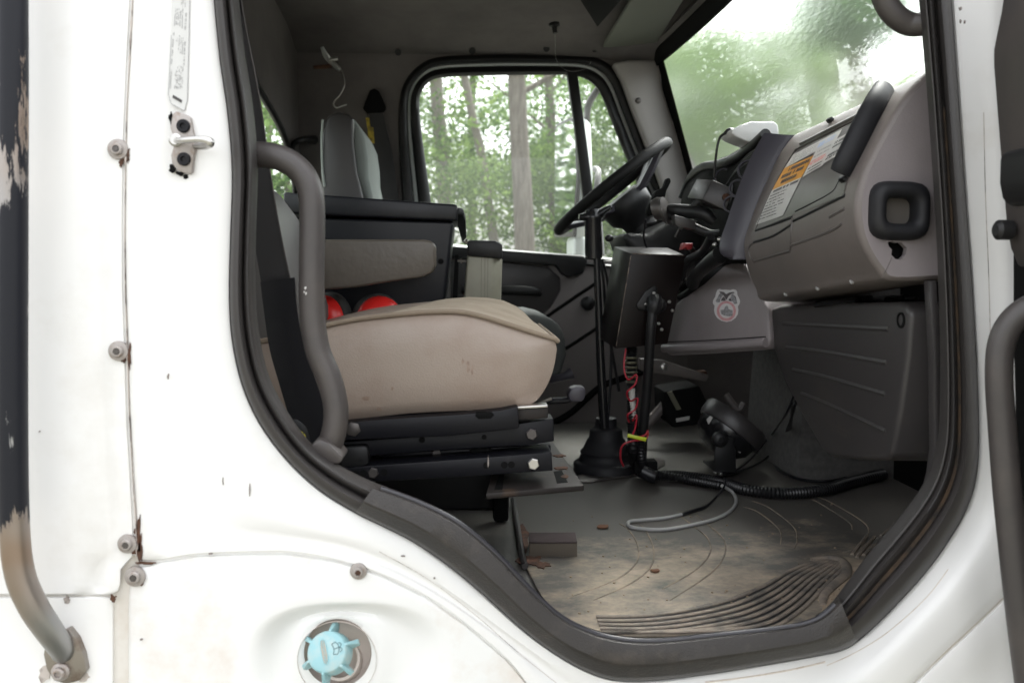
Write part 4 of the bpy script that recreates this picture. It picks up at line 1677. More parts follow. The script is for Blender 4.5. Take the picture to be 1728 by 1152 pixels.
def boxring(l, r, y, Yf, Yb):
    """ring of a box at the height given by picture row y at its front face"""
    a, b = P(l[0], l[1], Yf), P(r[0], r[1], Yf)
    return [a, b, b + V((0, Yb - Yf, 0)), a + V((0, Yb - Yf, 0))]


mb = MB()
t0 = boxring((484, 366), (766, 374), 0, YT + .01, YT + .36)
b0 = boxring((500, 520), (748, 520), 0, YT + .03, YT + .33)
kk = (ZF + .01 - t0[0].z) / (b0[0].z - t0[0].z)
bb = [p + (q - p) * kk for p, q in zip(t0, b0)]
bb = [V((p.x, p.y, ZF + .008)) for p in bb]
mb.loft([bb, t0], cap=True)
mb.build('box_body', 'tub plastic', tub, bev=.008, seg=3)
mb = MB()
a = boxring((478, 324), (772, 345), 0, YT - .006, YT + .38)
b_ = boxring((478, 360), (772, 373), 0, YT - .006, YT + .38)
mb.loft([b_, a], cap=True)
lid = mb.build('lid', 'tub plastic', tub, bev=.006, seg=3)
mb = MB()
cnr = P(772, 348, YT - .006)
mb.prism([cnr + V((0, .02, 0)), cnr + V((.014, .03, -.003)), cnr + V((.020, .06, -.02)), cnr + V((.022, .2, -.055)), cnr + V((.010, .22, -.065)), cnr + V((0, .06, -.03))], V((0, 0, -.018)))
mb.build('lid_latch', 'black plastic', tub, bev=.003)
mb = MB()
mb.lathe([(.007, .003), (.007, -.001), (0, -.001)], P(744, 441, YT + .018), (0, 1, 0), 14)
mb.build('hole', 'matt black', tub)

# cream finned amplifier bolted to its side
amp = thing('electrical_box', 'cream ribbed metal box with a black top beside the storage box', 'electrical box', P(815, 505, 1.1))
mb = MB()
pf = [(787, 431), (797, 430), (838, 433), (846, 440)]
fq = [P(*q, 1.06) for q in ((789, 430), (832, 433), (828, 560), (779, 560))]
bq = [P(*q, 1.085) for q in ((788, 430), (848, 436), (844, 560), (778, 560))]
mb.loft([fq, bq, [p + V((0, .11, 0)) for p in bq]], cap=True)
ab = mb.build('casing', 'cream metal', amp, bev=.006, seg=3)
mb = MB()
mb.plate([(789, 405), (836, 406), (848, 412), (848, 438), (838, 436), (788, 432)], 1.05, 1.21)
mb.build('top_cap', 'black plastic', amp, bev=.006)
mb = MB()
for x in (812, 818, 823):
    mb.plate([(x, 434), (x + .9, 434), (x - .3, 558), (x - 1.2, 558)], 1.0592, 1.062)
mb.build('groove', 'cream groove', ab)
mb = MB()
for y, x0 in ((408, 781), (440, 772)):
    mb.tube([P(x0, y, 1.08), P(792, y + 1, 1.08)], .003, n=8)
    mb.lathe([(.007, 0), (.007, .006), (0, .006)], P(x0 + 4, y, 1.08), (1, 0, 0), 6)
mb.build('bolt', 'bright steel', amp)
mb = MB()
mb.plate([(768, 430), (774, 430), (770, 560), (760, 560)], 1.08, 1.16)
mb.build('mounting_strap', 'matt black', amp)

# ================================================================== DRIVER'S SEAT
ds = thing('driver_seat', "dark driver's seat with a tall headrest edged in painted window light behind the black box", 'seat', P(640, 760, 1.55))
mb = MB()
hb = [(545, 335), (541, 290), (544, 230), (548, 203), (556, 192), (570, 188), (588, 192), (596, 200), (596, 240), (602, 290), (614, 340), (640, 420), (660, 520), (560, 520)]
mb.plate(hb, 1.42, 1.56)
mb.build('backrest', 'heater plastic', ds, bev=.012, seg=3)
mb = MB()
side = [(595, 198), (606, 212), (616, 235), (621, 270), (622, 300), (630, 335), (652, 420), (662, 500), (640, 500), (618, 350), (602, 300), (593, 262), (592, 225)]
mb.plate(side, 1.46, 1.84)
mb.build('side_bolster', 'pale lit seat cloth', ds, bev=.012, seg=3)  # bolster coloured pale for the window light on that side
mb = MB()
mb.tube([P(545, 202, 1.418), P(543, 230, 1.418), P(544, 280, 1.418), P(548, 315, 1.418)], .0035, n=8)
mb.build('piping', 'pale lit seat cloth', ds)
mb = MB()
cp = [(600, 585), (700, 545), (800, 530), (900, 530), (935, 538), (953, 560), (957, 600), (948, 630), (930, 650), (800, 660), (600, 660)]
mb.plate(cp, 1.32, 1.80)
mb.build('cushion', 'driver cloth', ds, bev=.03, seg=4)
mb = MB()
q = P(780, 700, 1.5)
mb.box((q.x, 1.56, (ZF + P(800, 655, 1.4).z) / 2), (.36, .36, P(800, 655, 1.4).z - ZF))
mb.build('base', 'matt black', ds, bev=.01)
mb = MB()
mb.tube([P(930, 640, 1.3), P(952, 635, 1.28), P(965, 630, 1.28)], [.012, .012, .018], n=10)
mb.build('adjuster_knob', 'bezel plastic', ds)
# driver's belt on its pillar
db = thing('seat_belt', "driver's black belt running down the far pillar from a triangular anchor", 'seat belt', P(650, 340, 1.9))
mb = MB()
mb.plate([(612, 183), (616, 172), (624, 152), (632, 149), (640, 154), (650, 176), (651, 184), (644, 190), (618, 190)], YD - .03, YD - .004)
mb.build('anchor_cover', 'matt black', db, bev=.005)
mb = MB()
mb.plate([(622, 186), (645, 186), (662, 260), (682, 400), (640, 400), (630, 260)], YD - .02, YD - .012)
mb.build('webbing', 'belt webbing', db)
mb = MB()
mb.plate([(617, 199), (623, 199), (625, 214), (630, 215), (632, 242), (622, 242), (620, 216)], YD - .024, YD - .021)
mb.build('tag', 'yellow cloth', db)

# spring clamp holding a bent hanger wire, coat hook
cl = thing('spring_clamp', 'steel spring clamp with a red jaw gripping the roof edge', 'clamp', P(560, 115, 1.84))
mb = MB()
mb.tube([P(543, 80, 1.80), P(552, 97, 1.83), P(568, 113, 1.85)], [.006, .010, .009], n=10, flat=(.5, (0, 1, 0)))
mb.tube([P(556, 102, 1.83), P(570, 99, 1.83)], .006, n=8)
mb.tube([P(558, 104, 1.83), P(566, 112, 1.84), P(574, 118, 1.85)], [.01, .01, .007], n=8)
mb.build('clamp_arm', 'bright steel', cl)
mb = MB()
mb.tube([P(529, 114, 1.82), P(545, 113, 1.83), P(562, 111, 1.84)], [.006, .007, .008], n=8)
mb.build('clamp_jaw', 'rust', cl)
wr = MB()
wr.tube([P(576, 118, 1.84), P(580, 130, 1.84), P(581, 145, 1.84), P(574, 160, 1.84), P(565, 170, 1.84), P(563, 177, 1.84), P(568, 182, 1.84), P(578, 179, 1.84), P(585, 177, 1.84)], .0023, n=8)
tag(wr.build('hanger_wire', 'bright steel'), 'bent hanger wire dangling from the spring clamp', 'wire')
mb = MB()
mb.tube([P(494, 255, 1.80), P(496, 243, 1.80), P(506, 237, 1.80), P(520, 236, 1.86), P(530, 236, 1.95)], [.008, .009, .010, .013, .016], n=10)
tag(mb.build('coat_hook', 'black plastic'), 'small black coat hook on the rear corner of the cab wall', 'hook')

# ================================================================== DASHBOARD
dash = thing('dashboard', 'grey moulded dashboard with glove box lid and warning labels', 'dashboard', P(1350, 480, .6))
Y0, Y1 = .12, .70
near = [(1680, 88), (1600, 104), (1572, 117), (1552, 132), (1526, 160), (1500, 200), (1470, 255), (1450, 300), (1441, 345), (1445, 390), (1458, 425), (1480, 458), (1502, 474), (1600, 472)]
far = [(1460, 225), (1400, 221), (1368, 222), (1345, 226), (1330, 240), (1314, 264), (1297, 300), (1281, 335), (1265, 378), (1256, 412), (1262, 452), (1276, 487), (1292, 508), (1390, 508)]
nr = cr([P(x, y, Y0) for x, y in near], 4)
fr_ = cr([P(x, y, Y1) for x, y in far], 4)
mb = MB()
rings = []
cx = P(1600, 300, Y0)
for t, ins in ((-.016, .0085), (-.012, .0035), (-.006, .0009), (.0, 0), (.015, 0), (.05, 0), (.2, 0), (.4, 0), (.6, 0), (.8, 0), (.94, 0), (1.0, 0)):
    r = []
    for a, b in zip(nr, fr_):
        p = a + (b - a) * t if t > 0 else a + V((0, (Y1 - Y0) * t, 0))
        if ins:
            d = (cx - p)
            d.y = 0
            d.z *= .6
            p = p + d.normalized() * ins
        r.append(p)
    rings.append(r)
mb.loft(rings, closed=False)
face = mb.build('dash_shell', 'dash plastic', dash, ang=75)
# flat end of the dash with grip hole and broken hole
e0 = rings[0]
Ye = e0[3].y


def rsq(c, hx, hy, rot=0, n=40, e=5):
    out = []
    for i in range(n):
        a = 2 * math.pi * i / n
        ca, sa = math.cos(a), math.sin(a)
        k = (abs(ca / hx) ** e + abs(sa / hy) ** e) ** (-1 / e)
        x, y = k * ca, k * sa
        out.append((c[0] + x * math.cos(rot) - y * math.sin(rot), c[1] + x * math.sin(rot) + y * math.cos(rot)))
    return out


gh_ = rsq((1514, 357), 32, 30, .03)
bh = [(1498, 409), (1505, 407), (1513, 410), (1520, 408), (1526, 414), (1531, 419), (1529, 430), (1521, 438), (1511, 437), (1504, 430), (1505, 421), (1500, 416)]
loops = [[V((p.x, Ye, p.z)) for p in e0], [P(x, y, Ye) for x, y in gh_], [P(x, y, Ye) for x, y in bh]]
tri = tessellate_polygon(loops)
mb = MB()
flat = [p for l in loops for p in l]
mb.add(flat, [tuple(t) for t in tri])
for l in loops[1:]:
    mb.loft([l, [p + V((0, .012, 0)) for p in l]])
mb.build('end_panel', 'console plastic', dash)
mb = MB()
mb.loft([[p + V((0, .01, 0)) for p in loops[1]], [p + V((.004, .07, 0)) for p in loops[1]]], cap=True)
mb.build('vent_duct', 'olive dark', dash)
mb = MB()
mb.plate([(1520, 343), (1536, 341), (1536, 375), (1522, 377)], Ye + .03, Ye + .06)
mb.build('vent_vane', 'sponge side', dash)
mb = MB()
mb.plate([(1490, 400), (1540, 400), (1540, 445), (1490, 445)], Ye + .03, Ye + .035)
mb.build('hole_backing', 'matt black', dash)
mb = MB()
c_ = (1515, 356)
rr = []
for hx, hy, y in ((25, 22, .012), (25, 22, -.010), (28, 25, -.017), (35, 33, -.022), (43, 42, -.020), (48, 48, -.012), (50, 50, -.002), (50, 50, .004)):
    rr.append([P(x, y_, Ye) + V((0, y, 0)) for x, y_ in rsq(c_, hx, hy, .03, e=4)])
mb.loft(rr)
mb.build('vent_bezel', 'black rubber', dash, ang=70)
bd = bvh_of(face)
# crack running down from the broken hole
mb = MB()
mb.tube([P(x, y, Ye - .0001) for x, y in ((1505, 434), (1500, 446), (1492, 462), (1489, 468))], .0006, n=5)
mb.build('crack', 'dash lid plastic', dash)
# seams pressed in the lid
mb = MB()
for pts in (((1343, 357), (1375, 341), (1405, 324), (1414, 311), (1418, 303)), ((1339, 373), (1380, 353), (1426, 330)), ((1275, 389), (1305, 379), (1337, 367)), ((1272, 409), (1305, 398), (1337, 378))):
    line_on(mb, bd, pts, .0034, lift=-.0012)
mb.build('lid_seam', 'black plastic', dash)
mb = MB()
for pts in (((1334, 414), (1370, 402), (1405, 388), (1421, 377)), ((1337, 367), (1336, 390), (1334, 422)), ((1272, 441), (1300, 433), (1334, 423)), ((1272, 409), (1264, 418), (1266, 434), (1272, 441)), ((1400, 366), (1425, 352))):
    line_on(mb, bd, pts, .0030, lift=-.0008)
mb.build('lid_ridge', 'dash lid plastic', dash)
# raised glove box lid, its outline following the labels
mb = MB()
mb = decal(MB(), bd, [(1340, 258), (1455, 200), (1424, 330), (1276, 388)], 14, 14, lift=.0012)
mb.build('glove_box_lid', 'dash lid plastic', dash)
mb = MB()
line_on(mb, bd, [(1276, 388), (1300, 330), (1338, 262), (1352, 248), (1400, 224), (1470, 190)], .0022, lift=.0008)
line_on(mb, bd, [(1352, 243), (1400, 219), (1470, 184), (1500, 168)], .004, lift=.0006)
mb.build('lid_edge', 'dash lid plastic', dash)

# labels on the lid
LF = .0022


def label(name, quad, m_, lift=LF, par=dash):
    return decal(MB(), bd, quad, 6, 6, lift).build(name, m_, par)


def ink(mb, quad, u0, u1, v, h, lift=LF + .0007, gap=.18, wmin=.015, wmax=.06):
    u = u0
    while u < u1:
        w = random.uniform(wmin, wmax)
        if random.random() > gap:
            w2 = min(w * .8, u1 - u)
            q = [tuple(bil(quad, a, b))[:2] for a, b in ((u, v - h / 2), (u + w2, v - h / 2), (u + w2, v + h / 2), (u, v + h / 2))]
            decal(mb, bd, q, 1, 1, lift)
        u += w


random.seed(31)
qW = [(1340, 262), (1423, 219), (1412, 239), (1325, 285)]
qO = [(1325, 285), (1375, 263), (1354, 300), (1304, 322)]
qT = [(1304, 322), (1354, 300), (1323, 364), (1277, 380)]
qR = [(1379, 255), (1411, 239), (1390, 280), (1356, 300)]
qB = [(1413, 236), (1450, 216), (1428, 256), (1389, 278)]
o = label('notice_label', qW, 'label white')
mb = MB()
for v in (.25, .42, .58, .74, .88):
    ink(mb, qW, .08, .55, v, .05)
mb.build('print', 'label pale ink', o)
mb = MB()
ink(mb, qW, .60, .72, .5, .45, wmin=.04)
ink(mb, qW, .74, .93, .35, .12)
ink(mb, qW, .74, .93, .6, .12)
mb.build('print', 'label blue', o)
o = label('warning_label', qO, 'label orange')
mb = MB()
for v, a, b in ((.2, .25, .95), (.48, .12, .92), (.76, .22, .8)):
    ink(mb, qO, a, b, v, .17, wmin=.03, wmax=.07)
mb.build('print', 'label ink', o)
o = label('instruction_label', qT, 'label white')
mb = MB()
ink(mb, qT, .06, .95, .08, .07, wmin=.02, wmax=.05)
for k in range(8):
    ink(mb, qT, .06, random.uniform(.55, .9), .20 + k * .095, .032, wmin=.012, wmax=.04)
mb.build('print', 'label ink', o)
o = label('notice_label', qR, 'label white')
mb = MB()
for v in (.12, .30):
    ink(mb, qR, .12, .9, v, .07)
mb.build('print', 'label pale ink', o)
mb = MB()
for v in (.48, .58):
    ink(mb, qR, .12, .9, v, .08)
ink(mb, qR, 0.03, .12, .52, .10, wmin=.06)
mb.build('print', 'label red', o)
mb = MB()
for v in (.76, .9):
    ink(mb, qR, .12, .85, v, .06)
mb.build('print', 'label ink', o)
o = label('notice_label', qB, 'label white')
mb = MB()
for v, h in ((.2, .13), (.38, .10), (.72, .12), (.86, .09)):
    ink(mb, qB, .08, .9, v, h)
mb.build('print', 'label ink', o)

for x, y in ((1438, 479), (1380, 490), (1326, 500)):
    h = hit(bd, x, y - 4, .001)
    if h:
        mb = MB()
        mb.box(h, (.005, .008, .005), Matrix.Rotation(R(25), 3, 'X'))
        mb.build('lid_clip', 'label pale ink', dash, bev=.001)
# padded grab bar on the dash
mb = MB()
bar = [(1503, 157, .175), (1490, 180, .18), (1470, 218, .185), (1450, 258, .19), (1436, 285, .20), (1430, 296, .21)]
bp2 = []
for x, y, Y in bar:
    h = hit(bd, x, y, .0)
    bp2.append((h if h else P(x, y, Y)) + V((-.014, -.006, .004)))
mb.tube(bp2, [.0185, .0195, .0200, .0200, .0190, .017], n=20, flat=(.75, (0, 1, 0)))
gb = mb.build('dash_grab_bar', 'black rubber', dash, ang=60)
mb = MB()
for x, y in ((1426, 304), (1403, 205)):
    mb = MB()
    h = hit(bd, x, y, .002) or P(x, y, .3)
    mb.box(h, (.012, .02, .008), Matrix.Rotation(R(40), 3, 'Y'))
    mb.build('grab_bar_bracket', 'black plastic', dash, bev=.002)
# deck strip of the dash top left of the labels
# centre bezel strip
bz = [(1290, 224), (1275, 250), (1258, 285), (1241, 330), (1226, 375), (1215, 408), (1216, 428), (1234, 438)]
bzr = [(1334, 228), (1317, 256), (1299, 296), (1282, 333), (1266, 375), (1254, 405), (1246, 425), (1240, 438)]
mb = MB()
b1 = cr([P(x, y, .705) for x, y in bzr], 3)
b2 = cr([P(x, y, .735) for x, y in bz], 3)
mb.loft([[p + V((.03, .0, 0)) for p in b1], b1, [p * .85 + q * .15 + V((-.004, 0, 0)) for p, q in zip(b1, b2)], [p * .15 + q * .85 + V((-.004, 0, 0)) for p, q in zip(b1, b2)], b2, [p + V((.03, .02, 0)) for p in b2], [p + V((.12, .04, 0)) for p in b2]], closed=False)
mb.build('centre_bezel', 'bezel plastic', dash, ang=40)
# instrument hood and centre stack, deep and dark
mb = MB()
h0 = cr([P(x, y, .77) for x, y in ((1300, 224), (1291, 232), (1275, 262), (1256, 308), (1240, 350), (1228, 390), (1222, 425), (1236, 445))], 3)
h1 = cr([P(x, y, 1.00) for x, y in ((1270, 238), (1248, 258), (1238, 275), (1226, 315), (1214, 350), (1205, 385), (1202, 425), (1210, 450))], 3)
h2 = cr([P(x, y, 1.25) for x, y in ((1230, 262), (1205, 279), (1190, 290), (1182, 320), (1178, 350), (1178, 390), (1182, 430), (1190, 455))], 3)
h3 = cr([P(x, y, 1.62) for x, y in ((1195, 275), (1176, 287), (1160, 310), (1150, 335), (1147, 365), (1148, 400), (1155, 430), (1165, 450))], 3)
mb.loft([[p + V((.01 + .14 * min(1, max(0, (j - 2) / 8)), 0, -.004)) for j, p in enumerate(h0)], h0, h1, h2, h3, [p + V((.12, .0, 0)) for p in h3]], closed=False)
ip = mb.build('instrument_panel', 'matt black', dash, ang=60)
bi = bvh_of(ip)
mb = MB()
for (x, y, r) in ((1262, 287, .022), (1246, 318, .020), (1236, 345, .02), (1222, 300, .024)):
    c = hit(bi, x, y, .002)
    if c:
        mb.lathe([(r, -.003), (r, .004), (r * .82, .004), (r * .8, .0)], c, (-.6, -.75, .15), 24, cap=False)
mb.build('gauge_ring', 'bezel plastic', dash)
mb = MB()
for k in range(5):
    line_on(mb, bi, [(1282 - k * 3, 250 + k * 5), (1262 - k * 5, 262 + k * 7), (1240 - k * 5, 290 + k * 8)], .0018, lift=.001)
mb.build('vent_louvre', 'bezel plastic', dash)
mb = MB()
mb.tube([P(1292, 226, .76), P(1270, 246, .85), P(1245, 265, .95), P(1215, 277, 1.1), P(1185, 282, 1.4), P(1165, 300, 1.6), P(1150, 335, 1.64)], [.012] * 7, n=12)
mb.build('hood_lip', 'black plastic', dash)
# lower console with round-edged foot
mb = MB()
lc = [(1237, 438), (1255, 440), (1275, 480), (1296, 520), (1300, 575), (1293, 590), (1200, 597), (1128, 600), (1118, 590), (1126, 560), (1140, 512), (1165, 490), (1183, 468), (1205, 445), (1225, 437)]
A0 = P(1293, 560, .78)
A1 = P(1130, 560, 1.12)


def onplane(x, y, off=0):
    d = ray(x, y)
    n = (A1 - A0).cross(V((.10, 0, 1))).normalized()
    if n.y > 0:
        n = -n
    t = (A0 + n * off - CAM).dot(n) / d.dot(n)
    return CAM + d * t


fr2 = [onplane(x, y) for x, y in lc]
mb.prism(fr2, V((.16, .10, 0)))
lcn = mb.build('lower_console', 'console plastic', dash, bev=.008, seg=3)
mb = MB()
mb.tube([onplane(1120, 588, .004), onplane(1200, 585, .004), onplane(1293, 578, .004)], .011, n=12)
mb.build('console_foot', 'console plastic', dash)
mb = MB()
mb.tube([onplane(x, y, .001) for x, y in ((1120, 577), (1200, 574), (1292, 568))], .0012, n=6)
mb.build('console_groove', 'matt black', dash)
# cubby recess at the top left of the console
mb = MB()
mb.prism([onplane(x, y, .002) for x, y in ((1219, 443), (1228, 443), (1190, 478), (1160, 500), (1146, 506), (1142, 498), (1160, 486), (1182, 466), (1204, 446))], V((.02, .012, 0)))
mb.build('console_lip', 'black plastic', dash, bev=.003)
# round horse and wheel sticker
s2 = lambda zx, zy: (1190 + zx / 12.8, 470 + zy / 12.8)
outl = [(300, 225), (360, 240), (440, 240), (540, 250), (600, 230), (660, 245), (685, 290), (690, 350), (730, 430), (750, 490), (735, 550), (700, 600), (712, 680), (700, 770), (650, 850), (560, 915), (450, 935), (350, 910), (260, 850), (210, 770), (190, 680), (205, 590), (165, 530), (170, 470), (220, 390), (235, 310), (260, 250)]
mb = MB()
mb.prism([onplane(*s2(*q), .0012) for q in outl], V((.0008, .0005, 0)))
st_ = mb.build('badge_sticker', 'badge white', dash)
ctr = (455, 700)
mb = MB()
R1 = [onplane(*s2(ctr[0] + 205 * math.cos(a), ctr[1] + 215 * math.sin(a)), .0020) for a in [2 * math.pi * i / 40 for i in range(40)]]
mb.prism(R1, V((.0006, .0004, 0)))
mb.build('wheel_ring', 'badge pink', st_)
mb = MB()
R2 = [onplane(*s2(ctr[0] + 150 * math.cos(a), ctr[1] - 5 + 160 * math.sin(a)), .0027) for a in [2 * math.pi * i / 40 for i in range(40)]]
mb.prism(R2, V((.0006, .0004, 0)))
mb.build('wheel_centre', 'badge white', st_)
mb = MB()
for poly in ([(330, 680), (410, 665), (430, 610), (470, 580), (490, 610), (500, 660), (590, 680), (590, 800), (520, 815), (420, 800), (345, 760)],):
    mb.prism([onplane(*s2(*q), .0034) for q in poly], V((.0005, .0003, 0)))
for poly in ([(300, 340), (355, 300), (380, 360), (330, 430), (310, 510), (250, 520), (225, 480), (270, 400)], [(600, 330), (560, 350), (545, 420), (590, 490), (630, 550), (690, 540), (680, 470), (640, 390)]):
    mb.prism([onplane(*s2(*q), .0026) for q in poly], V((.0005, .0003, 0)))
mb.build('badge_shade', 'badge grey', st_)
mb = MB()
for poly in ([(305, 275), (350, 280), (400, 290), (440, 330), (470, 330), (520, 300), (610, 285), (630, 310), (560, 330), (500, 380), (455, 460), (420, 400), (370, 330), (320, 310)], [(355, 430), (400, 390), (440, 450), (430, 480), (340, 480)], [(500, 450), (540, 420), (575, 490), (520, 480)], [(620, 370), (650, 380), (670, 440), (650, 430)]):
    mb.prism([onplane(*s2(*q), .0031) for q in poly], V((.0005, .0003, 0)))
mb.build('badge_line', 'badge dark', st_)

# ================================================================== HEATER BOX COVER
hc = thing('heater_cover', 'charcoal ribbed heater cover under the glove box', 'heater cover', PX(1450, 780, .70))
XH = .705
poly = [(1299, 535), (1302, 519), (1316, 514), (1420, 511), (1518, 509), (1530, 514), (1536, 528), (1530, 600), (1516, 700), (1504, 768), (1494, 777), (1440, 776), (1400, 770), (1386, 758), (1352, 700), (1322, 640), (1306, 590)]
mb = MB()
f0 = [PX(x, y, XH) for x, y in poly]
mb.loft([f0, [V((p.x + .14, p.y - (.0 if p.y > .3 else .01), p.z)) for p in f0]], cap=True)
hb_ = mb.build('cover_shell', 'heater plastic', hc, bev=.014, seg=4)
bh_ = bvh_of(hb_)
mb = MB()
for a in (((1322, 546), (1400, 550), (1500, 555)), ((1327, 586), (1400, 595), (1496, 612)), ((1338, 624), (1400, 638), (1494, 665)), ((1352, 664), (1400, 683), (1494, 727))):
    line_on(mb, bh_, a, .0055, lift=-.0025, n=8)
mb.build('rib', 'heater plastic', hc)
mb = MB()
mb.lathe([(.013, .002), (.013, -.002), (.010, -.003), (.009, .004), (0, .004)], PX(1521, 540, XH), (1, 0, 0), 20, cap=False)
mb.build('screw_well', 'matt black', hc)
mb = MB()
random.seed(6)
for v0 in range(2):
    x = 1366
    while x < 1434:
        w = random.uniform(2, 4)
        y0 = 696 + (x - 1366) * .46 + v0 * 0
        if random.random() > .18:
            q = [(x, y0 + v0 * 7), (x + w * .5, y0 + v0 * 7 + .4), (x + w * .5 + 1, y0 + 5 + v0 * 8), (x + 1, y0 + 5 + v0 * 8)]
            decal(mb, bh_, q, 1, 1, .0006)
        x += w
mb.build('embossed_text', 'trim plastic', hc)
mb = MB()
for x, y in ((1420, 507), (1445, 502), (1470, 506), (1500, 501), (1522, 505)):
    mb.tube([P(x - 45, y + 8, .5), P(x - 10, y + 2, .45), P(x + 25, y, .4)], .005, n=7)
o = mb.build('wiring', 'corrugated plastic', hc)
mb = MB()
mb.plate([(1296, 545), (1301, 540), (1306, 590), (1300, 580)], .80, .86)
mb.build('blue_pipe', 'blue plastic', hc)

# ================================================================== STEERING WHEEL
C0 = (P(937, 392, 1.55) + P(1130, 240, 1.55)) / 2
e1 = (P(1130, 240, 1.55) - P(937, 392, 1.55))
RW = e1.length / 2
e1.normalize()
nn = V((-e1.z, 0, e1.x)).normalized()
e2 = V((0, 1, 0)) - nn * .10
e2 = (e2 - e1 * e2.dot(e1)).normalized()
nn = e1.cross(e2).normalized()
if nn.z < 0:
    nn = -nn
sw = thing('steering_wheel', 'black four spoke steering wheel seen edge on', 'steering wheel', C0)
mb = MB()
rim = RW - .014
mb.tube([C0 + e1 * rim * math.cos(a) + e2 * rim * math.sin(a) for a in [2 * math.pi * i / 56 for i in range(56)]], .0165, n=14, sub=1, closed=True)
mb.build('rim', 'wheel rubber', sw)
hubc = C0 - nn * .055
for ang in (35, 145, 215, 325):
    a = R(ang)
    d = e1 * math.cos(a) + e2 * math.sin(a)
    w = nn.cross(d).normalized()
    mb = MB()
    rr = []
    for s_, k, off in ((.04, .034, .065), (.09, .026, .055), (.15, .022, .030), (.195, .022, .008), (rim, .020, .0)):
        c = C0 + d * s_ - nn * off
        rr.append([c + w * k + nn * .007, c + w * k * .8 + nn * .011, c - w * k * .8 + nn * .011, c - w * k + nn * .007, c - w * k * .8 - nn * .008, c + w * k * .8 - nn * .008])
    mb.loft(rr, cap=True)
    mb.build('spoke', 'bezel plastic', sw, ang=60)
mb = MB()
mb.lathe([(.0, -.035), (.055, -.037), (.075, -.045), (.08, -.065), (.075, -.10), (.055, -.12), (.05, -.16), (.0, -.16)], C0, nn, 28)
mb.build('hub', 'black plastic', sw, ang=50)
mb = MB()
mb.tube([C0 - nn * .13, C0 - nn * .26, C0 - nn * .42 + V((.02, 0, 0))], [.05, .06, .07], n=18)
mb.build('column', 'black plastic', sw)
mb = MB()
p0 = C0 - nn * .15
mb.tube([p0, p0 + V((.02, -.12, .0)), p0 + V((.03, -.20, .02))], [.008, .007, .011], n=10)
mb.build('stalk', 'black plastic', sw)

# ================================================================== GEAR LEVER
gl = thing('gear_lever', 'tall black gear lever with a T shaped knob and rubber boot', 'gear lever', P(1025, 800, 1.18))
YG = 1.12
mb = MB()
mb.tube([P(1006, 420, YG), P(1010, 520, YG), P(1014, 620, YG), P(1020, 722, YG)], [.0085, .010, .0115, .013], n=16)
mb.build('lever', 'gloss black', gl)
mb = MB()
mb.lathe([(.0, 0), (.022, .002), (.0235, .02), (.022, .10), (.024, .105), (.024, .112), (.021, .118), (.018, .13), (.0, .13)], P(1002, 437, YG), (-.03, 0, 1), 24)
kn = mb.build('knob_stem', 'gloss black', gl, ang=45)
mb = MB()
mb.tube([P(977, 366, YG), P(992, 366, YG), P(1010, 362, YG), P(1022, 354, YG), P(1031, 350, YG)], [.012, .020, .020, .014, .010], n=14, flat=(.62, (0, 0, 1)))
mb.build('knob', 'gloss black', gl)
mb = MB()
mb.sph(P(1028, 402, YG), (.012, .010, .010), 12)
mb.build('range_button', 'black plastic', gl)
mb = MB()
mb.tube([P(1016, 437, YG + .03), P(1026, 480, YG + .04), P(1032, 560, YG + .05), P(1030, 650, YG + .04), P(1024, 730, YG)], .004, n=8)
mb.tube([P(1012, 437, YG + .03), P(1018, 470, YG + .03), P(1024, 540, YG + .05), P(1045, 660, YG + .05)], .004, n=8)
mb.build('air_hose', 'corrugated plastic', gl)
mb = MB()
bc = P(1022, 795, YG + .03)
bc.z = ZM
mb.lathe([(.088, .0), (.088, .022), (.080, .028), (.074, .030), (.068, .048), (.070, .054), (.062, .062), (.052, .085), (.046, .092), (.044, .112), (.036, .118), (.030, .122), (.028, .145), (.016, .148), (.0, .148)], bc, (0, 0, 1), 36)
mb.build('rubber_boot', 'black rubber', gl, ang=60)
mb = MB()
mb.prism([PZ(x, y, ZM + .004) for x, y in ((975, 800), (1052, 792), (1095, 772), (1122, 775), (1122, 783), (1100, 796), (1060, 803), (1000, 812), (978, 812))], V((0, 0, -.003)))
mb.build('floor_plate', 'dull bolt', gl, bev=.001)

# ================================================================== CONTROL BOX ON ITS STAND
cb = thing('control_box', 'dark brown metal control box on a jointed black stand', 'control box', P(1085, 795, 1.05))
f4 = [P(1065, 428, .98), P(1158, 431, 1.00), P(1127, 580, 1.00), P(1039, 588, .98)]
bk4 = [P(1036, 416, 1.12), P(1128, 418, 1.14), P(1100, 566, 1.14), P(1010, 571, 1.12)]
mb = MB()
mb.hexa(f4, bk4)
mb.build('box', 'brown enamel', cb, bev=.0025)
mb = MB()
for a, b in ((f4[0], f4[1]), (f4[0], f4[3])):
    mb.tube([a + (b - a) * .02, a + (b - a) * .5, a + (b - a) * .97], .0011, n=5, sub=1)
mb.build('worn_edge', 'chipped edge', cb)


def fpt(u, v, off=.0):
    p = (f4[0] * (1 - u) + f4[1] * u) * (1 - v) + (f4[3] * (1 - u) + f4[2] * u) * v
    return p + V((0, -off, 0))


